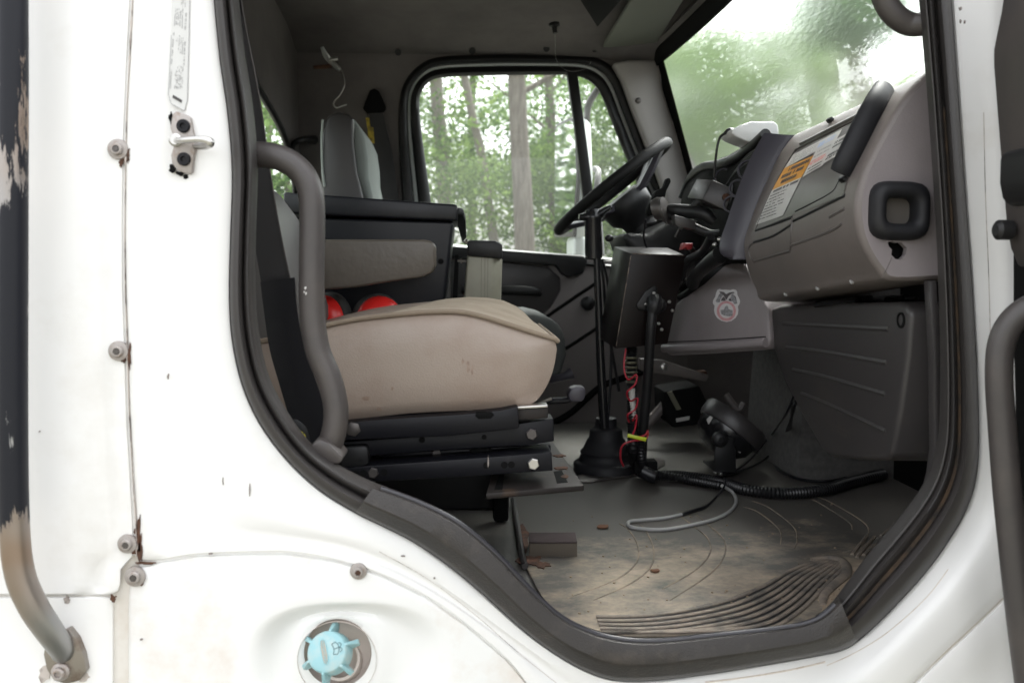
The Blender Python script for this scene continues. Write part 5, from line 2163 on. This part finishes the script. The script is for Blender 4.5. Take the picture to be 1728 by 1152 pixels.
mb = MB()
mb.prism([fpt(u, v, .0) for u, v in ((.36, .40), (.50, .34), (.58, .36), (.60, .46), (.78, .52), (.82, .58), (.74, .64), (.55, .62), (.30, .60), (.24, .54))], V((0, -.008, 0)))
br = mb.build('mounting_bracket', 'black plastic', cb, bev=.003)
mb = MB()
mb.tube([fpt(.52, .46, .02), fpt(.55, .54, .03), fpt(.53, .63, .03)], [.017, .020, .016], n=16)
mb.sph(fpt(.66, .55, .024), (.016, .016, .018), 14)
mb.build('ball_joint', 'black plastic', cb)
mb = MB()
for u, v in ((.53, .42), (.42, .54), (.86, .52), (.74, .76), (.82, .83), (.95, .62)):
    mb.lathe([(.0045, -.001), (.0045, .002), (.002, .004)], fpt(u, v, .008 if u < .6 else 0), (0, -1, 0), 10)
mb.build('screw', 'bright steel', cb)
mb = MB()
mb.tube([fpt(.53, .60, .03), P(1098, 560, .96), P(1093, 640, .98), P(1086, 720, 1.0), P(1082, 790, 1.02)], [.0125] * 5, n=16)
mb.build('stand_tube', 'black plastic', cb)
mb = MB()
mb.box(P(1088, 785, 1.03), (.06, .04, .03))
mb.build('stand_foot', 'matt black', cb, bev=.004)


def corrug(mb, path, r, pitch=.006, amp=.0012, n=12):
    pts = cr(path, 60)
    d = 0
    out, rr = [pts[0]], [r]
    for a, b in zip(pts, pts[1:]):
        d += (b - a).length
        if d >= pitch / 2:
            out.append(b)
            rr.append(r + (amp if len(out) % 2 else -amp))
            d = 0
    mb.tube(out, rr, n=n, sub=1)
    return mb


lm = thing('cable_loom', 'black corrugated cable loom dropping from the brown box and lying across the floor', 'cable loom', P(1075, 805, 1.0))
zc = ZM + .016
mb = MB()
corrug(mb, [P(1066, 585, 1.04), P(1066, 660, 1.02), P(1068, 720, 1.0), P(1068, 755, .98), PZ(1072, 782, zc + .02), PZ(1090, 800, zc), PZ(1150, 803, zc), PZ(1210, 812, zc), PZ(1260, 826, zc), PZ(1320, 832, zc), PZ(1390, 826, zc), PZ(1440, 812, zc), PZ(1490, 800, zc)], .0135)
mb.build('conduit', 'corrugated plastic', lm)
mb = MB()
corrug(mb, [P(1082, 740, .98), P(1082, 770, .98), PZ(1088, 790, zc + .02), PZ(1110, 800, zc + .006), PZ(1160, 808, zc), PZ(1220, 820, zc + .0)], .010)
mb.build('conduit', 'corrugated plastic', lm)
mb = MB()
mb.tube([P(1084, 795, .97), P(1100, 803, .96), P(1108, 805, .955)], .017, n=12)
mb.build('tape_wrap', 'belt sleeve', lm)
mb = MB()
for k in range(6):
    c = P(1064 + .5 * k, 604 + k * 8, 1.025)
    mb.lathe([(.0145, -.003), (.0175, 0), (.0145, .003)], c, (0, .1, 1), 16, cap=False)
mb.build('spiral_sleeve', 'olive paint', lm)
mb = MB()
mb.tube([P(1066, 655, 1.012), P(1067, 675, 1.008), P(1069, 708, 1.0)], .0085, n=10)
mb.build('white_core', 'white cable', lm)
mb = MB()
mb.tube([P(1056, 588, 1.02), P(1053, 620, 1.01), P(1060, 640, .995), P(1074, 632, .99), P(1072, 648, .985), P(1058, 662, .985), P(1064, 676, 1.0), P(1076, 672, .98), P(1072, 690, .98), P(1059, 700, .98), P(1064, 714, 1.0), P(1074, 700, .975), P(1072, 722, .975), P(1067, 738, .97), P(1088, 734, .965), P(1093, 726, .965), P(1090, 740, .965), P(1066, 744, .96), P(1050, 752, .96), P(1047, 772, .965), P(1052, 786, .98)], .0024, n=7)
mb.build('red_wire', 'red wire', lm)
mb = MB()
mb.tube([P(1059, 734, .963), P(1075, 738, .958), P(1090, 741, .96)], [.0052, .0048, .0058], n=6, flat=(.6, (0, 1, 0)))
mb.build('cable_tie', 'yellow tie', lm)

# loose grey lead looping on the mat, thin black leads
gc = thing('grey_cable', 'loose grey cable bent in a loop on the mat', 'cable', PZ(1150, 870, ZM))
mb = MB()
zz = ZM + .004
mb.tube([PZ(x, y, z) for x, y, z in ((1150, 868, zz), (1120, 874, zz), (1085, 877, zz), (1062, 880, zz), (1062, 888, zz), (1085, 892, zz), (1120, 893, zz), (1165, 886, zz), (1205, 876, zz), (1232, 862, zz), (1242, 846, zz), (1236, 830, zz + .01), (1218, 819, zz + .03))], .0042, n=10)
mb.build('grey_sheath', 'grey cable', gc)
mb = MB()
mb.tube([PZ(x, y, z) for x, y, z in ((1150, 868, zz), (1172, 861, zz), (1190, 855, zz), (1205, 842, zz + .006), (1219, 826, zz + .022), (1224, 812, zz + .036), (1222, 806, zz + .034))], [.0042, .0045, .004, .003, .0028, .0026, .0025], n=8)
mb.build('black_lead', 'belt sleeve', gc)
lw2 = MB()
lw2.tube([PZ(1214, 797, ZM + .012), PZ(1240, 797, ZM + .01), PZ(1290, 775, ZM + .01), PZ(1320, 740, ZM + .06), P(1340, 690, .75), P(1346, 650, .74)], .0032, n=8)
lw2.tube([PZ(1216, 800, ZM + .01), PZ(1255, 785, ZM + .02), PZ(1300, 735, ZM + .07), P(1325, 700, .78), P(1338, 670, .76)], .003, n=8)
o = lw2.build('black_wire', 'belt sleeve')
tag(o, 'pair of thin black wires rising from the round lamp to the heater cover', 'wire')
mb = MB()
mb.tube([P(1338, 680, .75), PZ(1330, 730, ZM + .1), PZ(1306, 775, ZM + .005), PZ(1318, 795, ZM + .005), PZ(1360, 810, ZM + .005), PZ(1410, 810, ZM + .005), PZ(1450, 795, ZM + .005)], .0042, n=8)
tag(mb.build('black_wire', 'belt sleeve'), 'thicker black wire curling on the floor under the heater cover', 'wire')

# ================================================================== ROUND WORK LAMP
wl_ = thing('work_lamp', 'round black work lamp tilted on a floor bracket', 'work lamp', PZ(1222, 795, ZM))
lcx = P(1232, 722, 1.12)
la = V((.62, .10, .78)).normalized()
mb = MB()
mb.lathe([(.02, -.075), (.055, -.065), (.078, -.04), (.084, -.012), (.084, -.004)], lcx, la, 36)
mb.build('lamp_bowl', 'gloss black', wl_, ang=60)
mb = MB()
mb.lathe([(.084, -.012), (.090, -.010), (.093, .0), (.093, .026), (.088, .034), (.078, .035), (.074, .028), (.0, .026)], lcx, la, 44, cap=False)
mb.build('lamp_rim', 'heater plastic', wl_, ang=50)
mb = MB()
mb.plate([(1212, 738), (1238, 738), (1242, 762), (1243, 796), (1206, 796), (1206, 762)], 1.02, 1.03)
mb.plate([(1206, 792), (1244, 792), (1244, 797), (1206, 797)], 1.02, 1.14)
mb.build('lamp_bracket', 'black plastic', wl_, bev=.004)
mb = MB()
mb.lathe([(.020, .01), (.020, -.006), (.014, -.012), (.007, -.013), (.006, -.008), (0, -.008)], P(1215, 741, 1.02), (0, 1, 0), 20)
mb.build('pivot_knob', 'black plastic', wl_)
mb = MB()
mb.sph(PZ(1208, 797, ZM + .012), (.007, .006, .006), 10)
mb.sph(PZ(1216, 799, ZM + .012), (.006, .006, .006), 10)
mb.build('wire_terminal', 'bright steel', wl_)
mb = MB()
for q in (((1193, 708), (1199, 702), (1203, 704), (1196, 716)),):
    mb.plate(q, 1.035, 1.04)
mb.plate([(1245, 762), (1252, 754), (1255, 756), (1249, 764)], 1.05, 1.055)
mb.build('lamp_tag', 'label white', wl_)

# pedals in the dark footwell
pd = thing('foot_pedals', "dark pedal assembly and bracket in the driver's footwell", 'pedals', P(1150, 720, 1.6))
mb = MB()
mb.plate([(1080, 605), (1120, 608), (1180, 628), (1196, 633), (1192, 643), (1170, 640), (1080, 625)], 1.40, 1.43)
pb = mb.build('pedal_arm', 'dash plastic', pd, bev=.003)
mb = MB()
mb.bolt(1120, 619, 1.40, .012, .006, n=10)
mb.build('bolt', 'bright steel', pb)
mb = MB()
mb.plate([(1120, 660), (1180, 650), (1200, 690), (1190, 715), (1135, 722), (1122, 700)], 1.45, 1.6)
pb2 = mb.build('pedal_housing', 'matt black', pd, bev=.008)
mb = MB()
mb.plate([(1126, 662), (1134, 660), (1150, 690), (1142, 692)], 1.44, 1.446)
mb.build('pedal_face', 'olive paint', pd)
mb = MB()
mb.plate([(1141, 706), (1164, 702), (1163, 708), (1142, 712)], 1.444, 1.449)
mb.build('part_tag', 'label white', pd)
mb = MB()
mb.plate([(1178, 628), (1192, 626), (1194, 634), (1180, 637)], 1.42, 1.46)
mb.build('red_collar', 'rust', pd)
mb = MB()
mb.tube([P(1086, 722, 1.5), P(1110, 695, 1.5), P(1135, 668, 1.5)], .016, n=10)
mb.build('linkage', 'dash plastic', pd)
mb = MB()
mb.tube([P(1225, 665, 1.4), P(1245, 690, 1.38), P(1255, 680, 1.38)], .01, n=8)
mb.build('linkage', 'dash plastic', pd)

# foam sanding block on the floor
sb_ = thing('sanding_block', 'small dark sanding block lying on the floor by the seat', 'sanding block', PZ(935, 940, ZM))
n0, n1, n2, n3 = PZ(893, 939, ZM), PZ(974, 939, ZM), PZ(970, 912, ZM), PZ(897, 912, ZM)
hh = V((0, 0, .026))
dpt = V((.004, .062, 0))
mb = MB()
mb.hexa([n0, n1, n1 + dpt, n0 + dpt], [p + hh for p in (n0, n1, n1 + dpt, n0 + dpt)])
mb.build('foam_core', 'sponge side', sb_, bev=.0015)
mb = MB()
mb.hexa([p + hh + V((0, 0, .0002)) for p in (n0, n1, n1 + dpt, n0 + dpt)], [p + hh + V((0, 0, .003)) for p in (n0, n1, n1 + dpt, n0 + dpt)])
mb.build('grit_face', 'abrasive', sb_, bev=.001)

# ================================================================== THINGS ON THE DASH
gp = thing('gps_receiver', 'white puck receiver with a black lead on the dash top', 'receiver', P(1270, 235, .85))
mb = MB()
top_ = [(1237, 218), (1250, 211), (1268, 205), (1306, 205), (1313, 212), (1314, 222)]
bot_ = [(1234, 222), (1240, 230), (1275, 246), (1314, 234), (1316, 226)]
mb.plate([(1234, 219), (1250, 211), (1268, 205), (1306, 205), (1313, 210), (1315, 224), (1310, 234), (1276, 243), (1258, 238), (1240, 230), (1234, 225)], .84, .93)
mb.build('receiver_body', 'white gps', gp, bev=.007, seg=3)
mb = MB()
mb.tube([P(1239, 223, .88), P(1230, 222, .88), P(1222, 226, .88)], [.009, .008, .003], n=10)
mb.tube([P(1224, 225, .88), P(1215, 232, .88), P(1210, 250, .88), P(1207, 275, .89), P(1205, 300, .9)], .003, n=8)
mb.build('lead', 'belt sleeve', gp)
rm = thing('radio_mount', 'dark grey radio box on jointed arms in front of the instruments', 'radio mount', P(1180, 380, .95))
mb = MB()
q4 = [P(1202, 303, .88), P(1236, 318, .86), P(1226, 356, .86), P(1185, 337, .88)]
mb.hexa(q4, [p + V((-.012, .10, .012)) for p in q4])
mb.build('radio_box', 'heater plastic', rm, bev=.003)
mb = MB()
mb.bolt(1225, 333, .862, .009, .004, n=12)
mb.build('bolt', 'rust', rm)
mb = MB()
mb.tube([P(1130, 352, 1.0), P(1150, 356, .97), P(1185, 360, .93), P(1205, 375, .92)], [.012, .017, .017, .012], n=10)
mb.tube([P(1128, 362, 1.0), P(1160, 378, .96), P(1200, 395, .93), P(1222, 390, .90)], [.010, .011, .011, .009], n=10)
mb.tube([P(1170, 352, .95), P(1182, 340, .93), P(1200, 330, .92)], .012, n=10)
mb.build('mount_arm', 'black plastic', rm)
mb = MB()
mb.lathe([(.0, -.015), (.026, -.014), (.030, .0), (.026, .012), (.0, .014)], P(1113, 352, 1.02), (.8, -.5, .25), 22)
mb.lathe([(.0, -.006), (.034, -.005), (.036, .002), (.0, .008)], P(1123, 356, 1.0), (.8, -.5, .25), 24)
mb.build('mount_disc', 'dull bolt', rm)
mb = MB()
mb.plate([(1107, 322), (1120, 316), (1126, 300), (1131, 300), (1133, 306), (1125, 322), (1120, 345), (1108, 362), (1094, 365), (1091, 356)], 1.03, 1.06)
mb.build('phone_cradle', 'matt black', rm, bev=.004)
mb = MB()
mb.tube([P(1236, 312, .86), P(1233, 345, .86), P(1229, 375, .88), P(1215, 390, .90), P(1190, 392, .93)], .0028, n=8)
mb.tube([P(1090, 370, 1.06), P(1086, 395, 1.1), P(1090, 415, 1.12), P(1100, 425, 1.12)], .003, n=8)
mb.build('coiled_lead', 'belt sleeve', rm)
mb = MB()
mb.tube([P(1176, 350, .94), P(1184, 338, .93), P(1190, 330, .92), P(1192, 318, .92), P(1200, 306, .90)], [.004, .006, .004, .006, .004], n=8)
mb.tube([P(1140, 372, .98), P(1152, 385, .97)], .007, n=8)
mb.build('adjusting_screw', 'bright steel', rm)
mb = MB()
mb.plate([(1138, 362), (1176, 372), (1172, 388), (1140, 380)], .93, .97)
mb.build('clamp_block', 'heater plastic', rm, bev=.004)
# parking brake knob and stalks low on the stack
kb = thing('brake_knob', 'red push knob on the dark centre stack', 'knob', P(1160, 420, 1.0))
mb = MB()
mb.plate([(1153, 410), (1170, 410), (1168, 421), (1160, 422), (1158, 418), (1150, 422)], 1.0, 1.03)
mb.build('knob', 'red dark', kb, bev=.003)
mb = MB()
mb.tube([P(1164, 416, 1.03), P(1172, 430, 1.12)], .008, n=8)
mb.tube([P(1140, 400, 1.1), P(1148, 385, 1.1)], .004, n=8)
mb.build('stem', 'dull bolt', kb)
mb = MB()
mb.plate([(1050, 392), (1100, 395), (1150, 360), (1200, 380), (1222, 420), (1200, 450), (1172, 470), (1140, 500), (1125, 520), (1110, 470), (1060, 420)], 1.22, 1.5)
o = mb.build('column_cowl', 'black plastic', dash, bev=.02, seg=3)
mb = MB()
mb.tube([P(1216, 430, .80), P(1196, 445, .86), P(1178, 462, .95), P(1168, 480, 1.0)], [.02, .018, .016, .016], n=14)
mb.tube([P(1200, 400, .9), P(1185, 425, .95), P(1160, 440, 1.0), P(1150, 470, 1.05)], .01, n=10)
mb.build('stack_duct', 'black plastic', dash)
mb = MB()
for x, y in ((1214, 404), (1206, 413)):
    mb.sph(P(x, y, .82), .006, 10)
mb.build('stack_screw', 'bright steel', dash)

# ================================================================== WASHER FILLER CAP
fc = thing('filler_cap', 'pale blue winged washer fluid cap set crooked in its round recess', 'filler cap', P(562, 1110, .02))
ctop = P(551, 1099, -.016)
cax = (V((-.13, -.86, .48))).normalized()
cu = cax.orthogonal().normalized()
cw = cax.cross(cu)
mb = MB()
mb.lathe([(.0285, -.034), (.0295, -.029), (.0285, -.005), (.0272, -.001), (.0255, .0004), (.0, .001)], ctop, cax, 40, cap=True)
cpb = mb.build('cap_body', 'cap plastic', fc, ang=50)
xr = V((1, 0, 0)) - cax * cax.x
xr.normalize()
yr = cax.cross(xr)
if yr.z < 0:
    yr = -yr
for ang in (20, 84, 150, 205, 262, 318):
    a = R(ang)
    d = xr * math.cos(a) + yr * math.sin(a)
    w = cax.cross(d).normalized()
    mb = MB()
    r_ = .0268
    q = lambda rad, h, t: ctop + d * rad + cax * h + w * t
    t1, t2 = .0018, .0042
    lo = [q(r_ - .002, -.032, -t2), q(.041, -.030, -t2), q(.0425, -.019, -t2 * .8), q(r_ + .003, -.001, -t1), q(r_ - .002, -.0005, -t1)]
    hi = [q(r_ - .002, -.032, t2), q(.041, -.030, t2), q(.0425, -.019, t2 * .8), q(r_ + .003, -.001, t1), q(r_ - .002, -.0005, t1)]
    mb.loft([lo, hi], cap=True)
    mb.build('wing', 'cap plastic', fc, bev=.0008)
tx, ty = (yr * -.97 + xr * .24).normalized(), (xr * .97 + yr * .24).normalized()
mb = MB()
cc = ctop + cax * .0013 - xr * .003
pts = []
for i in range(32):
    a = 2 * math.pi * i / 32
    e = 3
    ca, sa = math.cos(a), math.sin(a)
    k = (abs(ca / .0170) ** e + abs(sa / .0040) ** e) ** (-1 / e)
    pts.append(cc + tx * k * ca + ty * k * sa)
mb.prism(pts, cax * -.002)
plq = mb.build('name_plaque', 'cap brown', cpb)
mb = MB()
mb.tube([p + cax * .0003 for p in pts], .0007, n=6, sub=1, closed=True)
put_text(mb, 'FREIGHTLINER', cc + cax * .0005, tx, ty, .0048, .06)
mb.build('lettering', 'cap plastic', cpb)
mb = MB()
sc_ = ctop + cax * .0014 + xr * .0125 + yr * .004
gx, gy = tx, ty


def sy(x, y):
    return sc_ + gx * x * .00085 + gy * y * .00085


fan = [sy(-8, -5), sy(-10, 2), sy(-5, 5.5), sy(0, 6.2), sy(5, 5.5), sy(10, 2), sy(8, -5), sy(4, -3), sy(0, -2.4), sy(-4, -3)]
mb.tube(fan, .00045, n=5, sub=1, closed=True)
mb.tube([sy(0, -3), sy(0, 2), sy(0, 7)], .0004, n=5, sub=1)
for s_ in (-1, 1):
    mb.tube([sy(s_ * .5, 7), sy(s_ * 2, 10), sy(s_ * 4.5, 10.6), sy(s_ * 6.5, 9), sy(s_ * 7.5, 6.5)], .0004, n=5, sub=2)
mb.build('washer_symbol', 'cap ink', cpb)
# ================================================================== TREES BEYOND THE CAB
def leaf_cloud(mb, c, rad, n, size):
    c = V(c)
    for _ in range(n):
        while True:
            d = V((random.uniform(-1, 1), random.uniform(-1, 1), random.uniform(-1, 1)))
            if d.length < 1:
                break
        p = c + V((d.x * rad[0], d.y * rad[1], d.z * rad[2]))
        s = size * random.uniform(.6, 1.35)
        a = V((random.gauss(0, 1), random.gauss(0, 1), random.gauss(-.2, .6))).normalized()
        b = a.orthogonal().normalized()
        b = (Matrix.Rotation(random.uniform(0, 6.28), 3, a) @ b)
        mb.add([p, p + a * s * .5 + b * s * .28, p + a * s, p + a * s * .5 - b * s * .28], [(0, 1, 2, 3)])


def tree(name, label, path, Y, r0, top, crown_m, bark, clumps, leaf=.13, grp=None, seed=1, limbs=5, nleaf=80):
    random.seed(seed)
    pts = PL(path, Y)
    pts = sorted(pts, key=lambda p: p.z)
    g = pts[0] + (pts[0] - pts[-1]).normalized() * (pts[0].z + .1) / max(.3, (pts[-1] - pts[0]).normalized().z)
    u = pts[-1] + (pts[-1] - pts[0]).normalized() * (top - pts[-1].z)
    t = thing(name, label, 'tree', V((g.x, g.y, 0)), grp or 'trees beyond the cab windows')
    pth = [g] + pts + [u]
    zs = u.z
    mb = MB()
    mb.tube(pth, [r0 * (1.15 - .75 * max(0, p.z) / zs) for p in pth], n=12, sub=4)
    tips = []
    for k in range(limbs):
        z = random.uniform(.35, .95) * zs
        f = min(max((z - g.z) / (u.z - g.z), 0), 1)
        b = pts[0].lerp(pts[-1], (z - pts[0].z) / (pts[-1].z - pts[0].z))
        a = random.uniform(0, 6.28)
        L = random.uniform(.8, 2.2)
        d = V((math.cos(a), math.sin(a) * .7, random.uniform(.2, .8)))
        e = b + d * L
        mb.tube([b, b + d * L * .5 + V((0, 0, .1)), e], [r0 * .30, r0 * .2, r0 * .07], n=7, sub=3)
        tips.append(e)
    mb.build('trunk', bark, t, ang=70)
    mb = MB()
    for c, rad, n in clumps:
        leaf_cloud(mb, c, rad, n, leaf)
    for e in tips:
        leaf_cloud(mb, e, (.7, .7, .5), nleaf, leaf)
    for k in range(14):
        leaf_cloud(mb, u + V((random.uniform(-1.8, 1.8), random.uniform(-1.5, 1.5), random.uniform(-2.2, .8))), (.8, .8, .6), nleaf, leaf)
    mb.build('crown', crown_m, t)
    return t


def cl(px, py, Y, rx, rz, n):
    return (P(px, py, Y), (rx, rx, rz), n)


tree('forest_tree', 'broad straight grey trunk in the middle of the driver door window', [(886, 430), (882, 330), (876, 230), (871, 120)], 10.5, .138, 9.5, 'oak leaves', 'bark', [], seed=1)
tree('forest_tree', 'pale trunk at the left edge of the driver door window', [(752, 420), (750, 330), (745, 240), (735, 130)], 13, .13, 10, 'light leaves', 'pale bark', [cl(745, 170, 12.6, .7, .5, 60)], seed=2)
tree('forest_tree', 'slim trunk leaning left of the broad grey trunk', [(836, 420), (824, 340), (808, 240), (786, 140)], 12, .075, 9, 'light leaves', 'pale bark', [cl(800, 190, 11.6, .6, .4, 60)], seed=3)
tree('forest_tree', 'thin trunk right of the broad grey trunk near the mirror', [(938, 420), (934, 300), (930, 220), (925, 120)], 14, .10, 10, 'oak leaves', 'bark', [], seed=4)
tree('forest_tree', 'leafy oak standing beyond the wet windscreen', [(1430, 420), (1405, 240), (1388, 150), (1378, 60)], 8.6, .21, 9, 'dark leaves', 'pale bark',
     [cl(1360, 30, 8.2, .55, .4, 750), cl(1430, 10, 8.4, .5, .45, 700), cl(1400, 60, 8.0, .4, .3, 380), cl(1330, 10, 8.5, .4, .4, 320), cl(1450, 60, 8.8, .4, .3, 240), cl(1330, 80, 8.6, .25, .2, 110)], leaf=.10, seed=5, limbs=4, nleaf=30)

tree('forest_tree', 'leafy tree crown glimpsed through the rear window beside the seat belt', [(402, 420), (400, 300), (398, 200), (396, 120)], 9, .16, 8, 'oak leaves', 'bark', [cl(470, 250, 9, .8, .8, 300), cl(440, 320, 9, .8, .6, 300)], seed=6)
# the undergrowth and the wood behind: one mass of leaves nobody could count
random.seed(77)
mb = MB()
mb2 = MB()
tr_ = MB()


def wood(px0, px1, py0, py1, Y0, Y1, n, r, leaf, per, target):
    for _ in range(n):
        Y = random.uniform(Y0, Y1)
        c = P(random.uniform(px0, px1), random.uniform(py0, py1), Y)
        leaf_cloud(target, c, (r * random.uniform(.6, 1.4), r * .9, r * random.uniform(.4, .9)), per, leaf)


# behind the door window
wood(660, 1140, 250, 470, 11, 17, 130, .55, .072, 260, mb2)
wood(650, 1140, 110, 320, 12, 20, 115, .55, .072, 220, mb)
wood(860, 1140, 120, 420, 13, 18, 85, .6, .072, 230, mb)
wood(640, 1150, 60, 140, 14, 20, 50, .7, .09, 130, mb2)
# beyond the windscreen: low bushes, airy branches above
wood(1100, 1350, 215, 340, 10, 15, 32, .5, .085, 190, mb2)
wood(1120, 1350, 120, 240, 10, 14, 20, .34, .085, 170, mb2)
wood(1350, 1440, 240, 340, 10, 15, 22, .5, .085, 190, mb2)
wood(1440, 1620, 165, 300, 10, 14, 60, .5, .085, 190, mb2)
wood(1100, 1350, 70, 210, 11, 15, 24, .55, .085, 260, mb)
wood(1440, 1620, 120, 240, 9, 13, 14, .45, .085, 170, mb)
wood(1100, 1240, 60, 150, 11, 15, 9, .5, .085, 160, mb)
wood(1210, 1340, 20, 130, 11, 14, 13, .45, .08, 75, mb)
wood(1440, 1570, 60, 150, 10, 13, 7, .4, .08, 60, mb)
# behind the rear window and off to both sides
wood(250, 640, 60, 480, 11, 18, 110, .8, .16, 70, mb)
wood(-600, 250, 0, 480, 12, 22, 120, 1.1, .2, 60, mb2)
wood(1600, 2600, 0, 470, 10, 20, 110, 1.1, .2, 60, mb)
tag(mb.build('woodland', 'oak leaves'), 'bright green woodland foliage seen through the cab windows', kind='stuff')
tag(mb2.build('undergrowth', 'light leaves'), 'light green lower undergrowth at the edge of the wood', kind='stuff')
for _ in range(12):
    x, y = random.uniform(-7, 5), random.uniform(16, 24)
    r = random.uniform(.05, .13)
    tr_.tube([V((x, y, -.1)), V((x + random.uniform(-.3, .3), y, 4)), V((x + random.uniform(-.8, .8), y, 10))], [r, r * .8, r * .4], n=8, sub=3)
tag(tr_.build('distant_trunks', 'bark'), 'thin distant trunks deep in the wood', kind='stuff')
# ================================================================== LIGHT: bright overcast noon
w = bpy.data.worlds.new('World')
S.world = w
w.use_nodes = True
nt = w.node_tree
bg = nt.nodes['Background']
sky = nt.nodes.new('ShaderNodeTexSky')
sky.sky_type = 'NISHITA'
sky.sun_disc = False
SUN_EL, SUN_AZ = R(62), R(25)
sky.sun_elevation = SUN_EL
sky.sun_rotation = SUN_AZ
sky.air_density = 1.0
sky.dust_density = 6.0
sky.ozone_density = .6
hs = nt.nodes.new('ShaderNodeHueSaturation')
hs.inputs['Saturation'].default_value = .15
nt.links.new(sky.outputs['Color'], hs.inputs['Color'])
nt.links.new(hs.outputs['Color'], bg.inputs['Color'])
bg.inputs['Strength'].default_value = .15
ld = bpy.data.lights.new('sun', 'SUN')
ld.energy = .8
ld.angle = R(30)
ld.color = (1, .97, .92)
lo = bpy.data.objects.new('sun', ld)
COL.objects.link(lo)
sd = V((math.sin(SUN_AZ) * math.cos(SUN_EL), math.cos(SUN_AZ) * math.cos(SUN_EL), math.sin(SUN_EL)))
lo.rotation_euler = sd.to_track_quat('Z', 'Y').to_euler()
lo.location = sd * 20
vs = S.view_settings
vs.view_transform = 'Standard'
vs.look = 'None'
vs.gamma = 1
vs.use_curve_mapping = False
vs.exposure = 2.58
S.cycles.use_denoising = True
S.cycles.max_bounces = 10
S.cycles.diffuse_bounces = 5
S.cycles.transparent_max_bounces = 12
S.cycles.transmission_bounces = 8
S.cycles.sample_clamp_indirect = 8
S.cycles.blur_glossy = .5
S.render.film_transparent = False
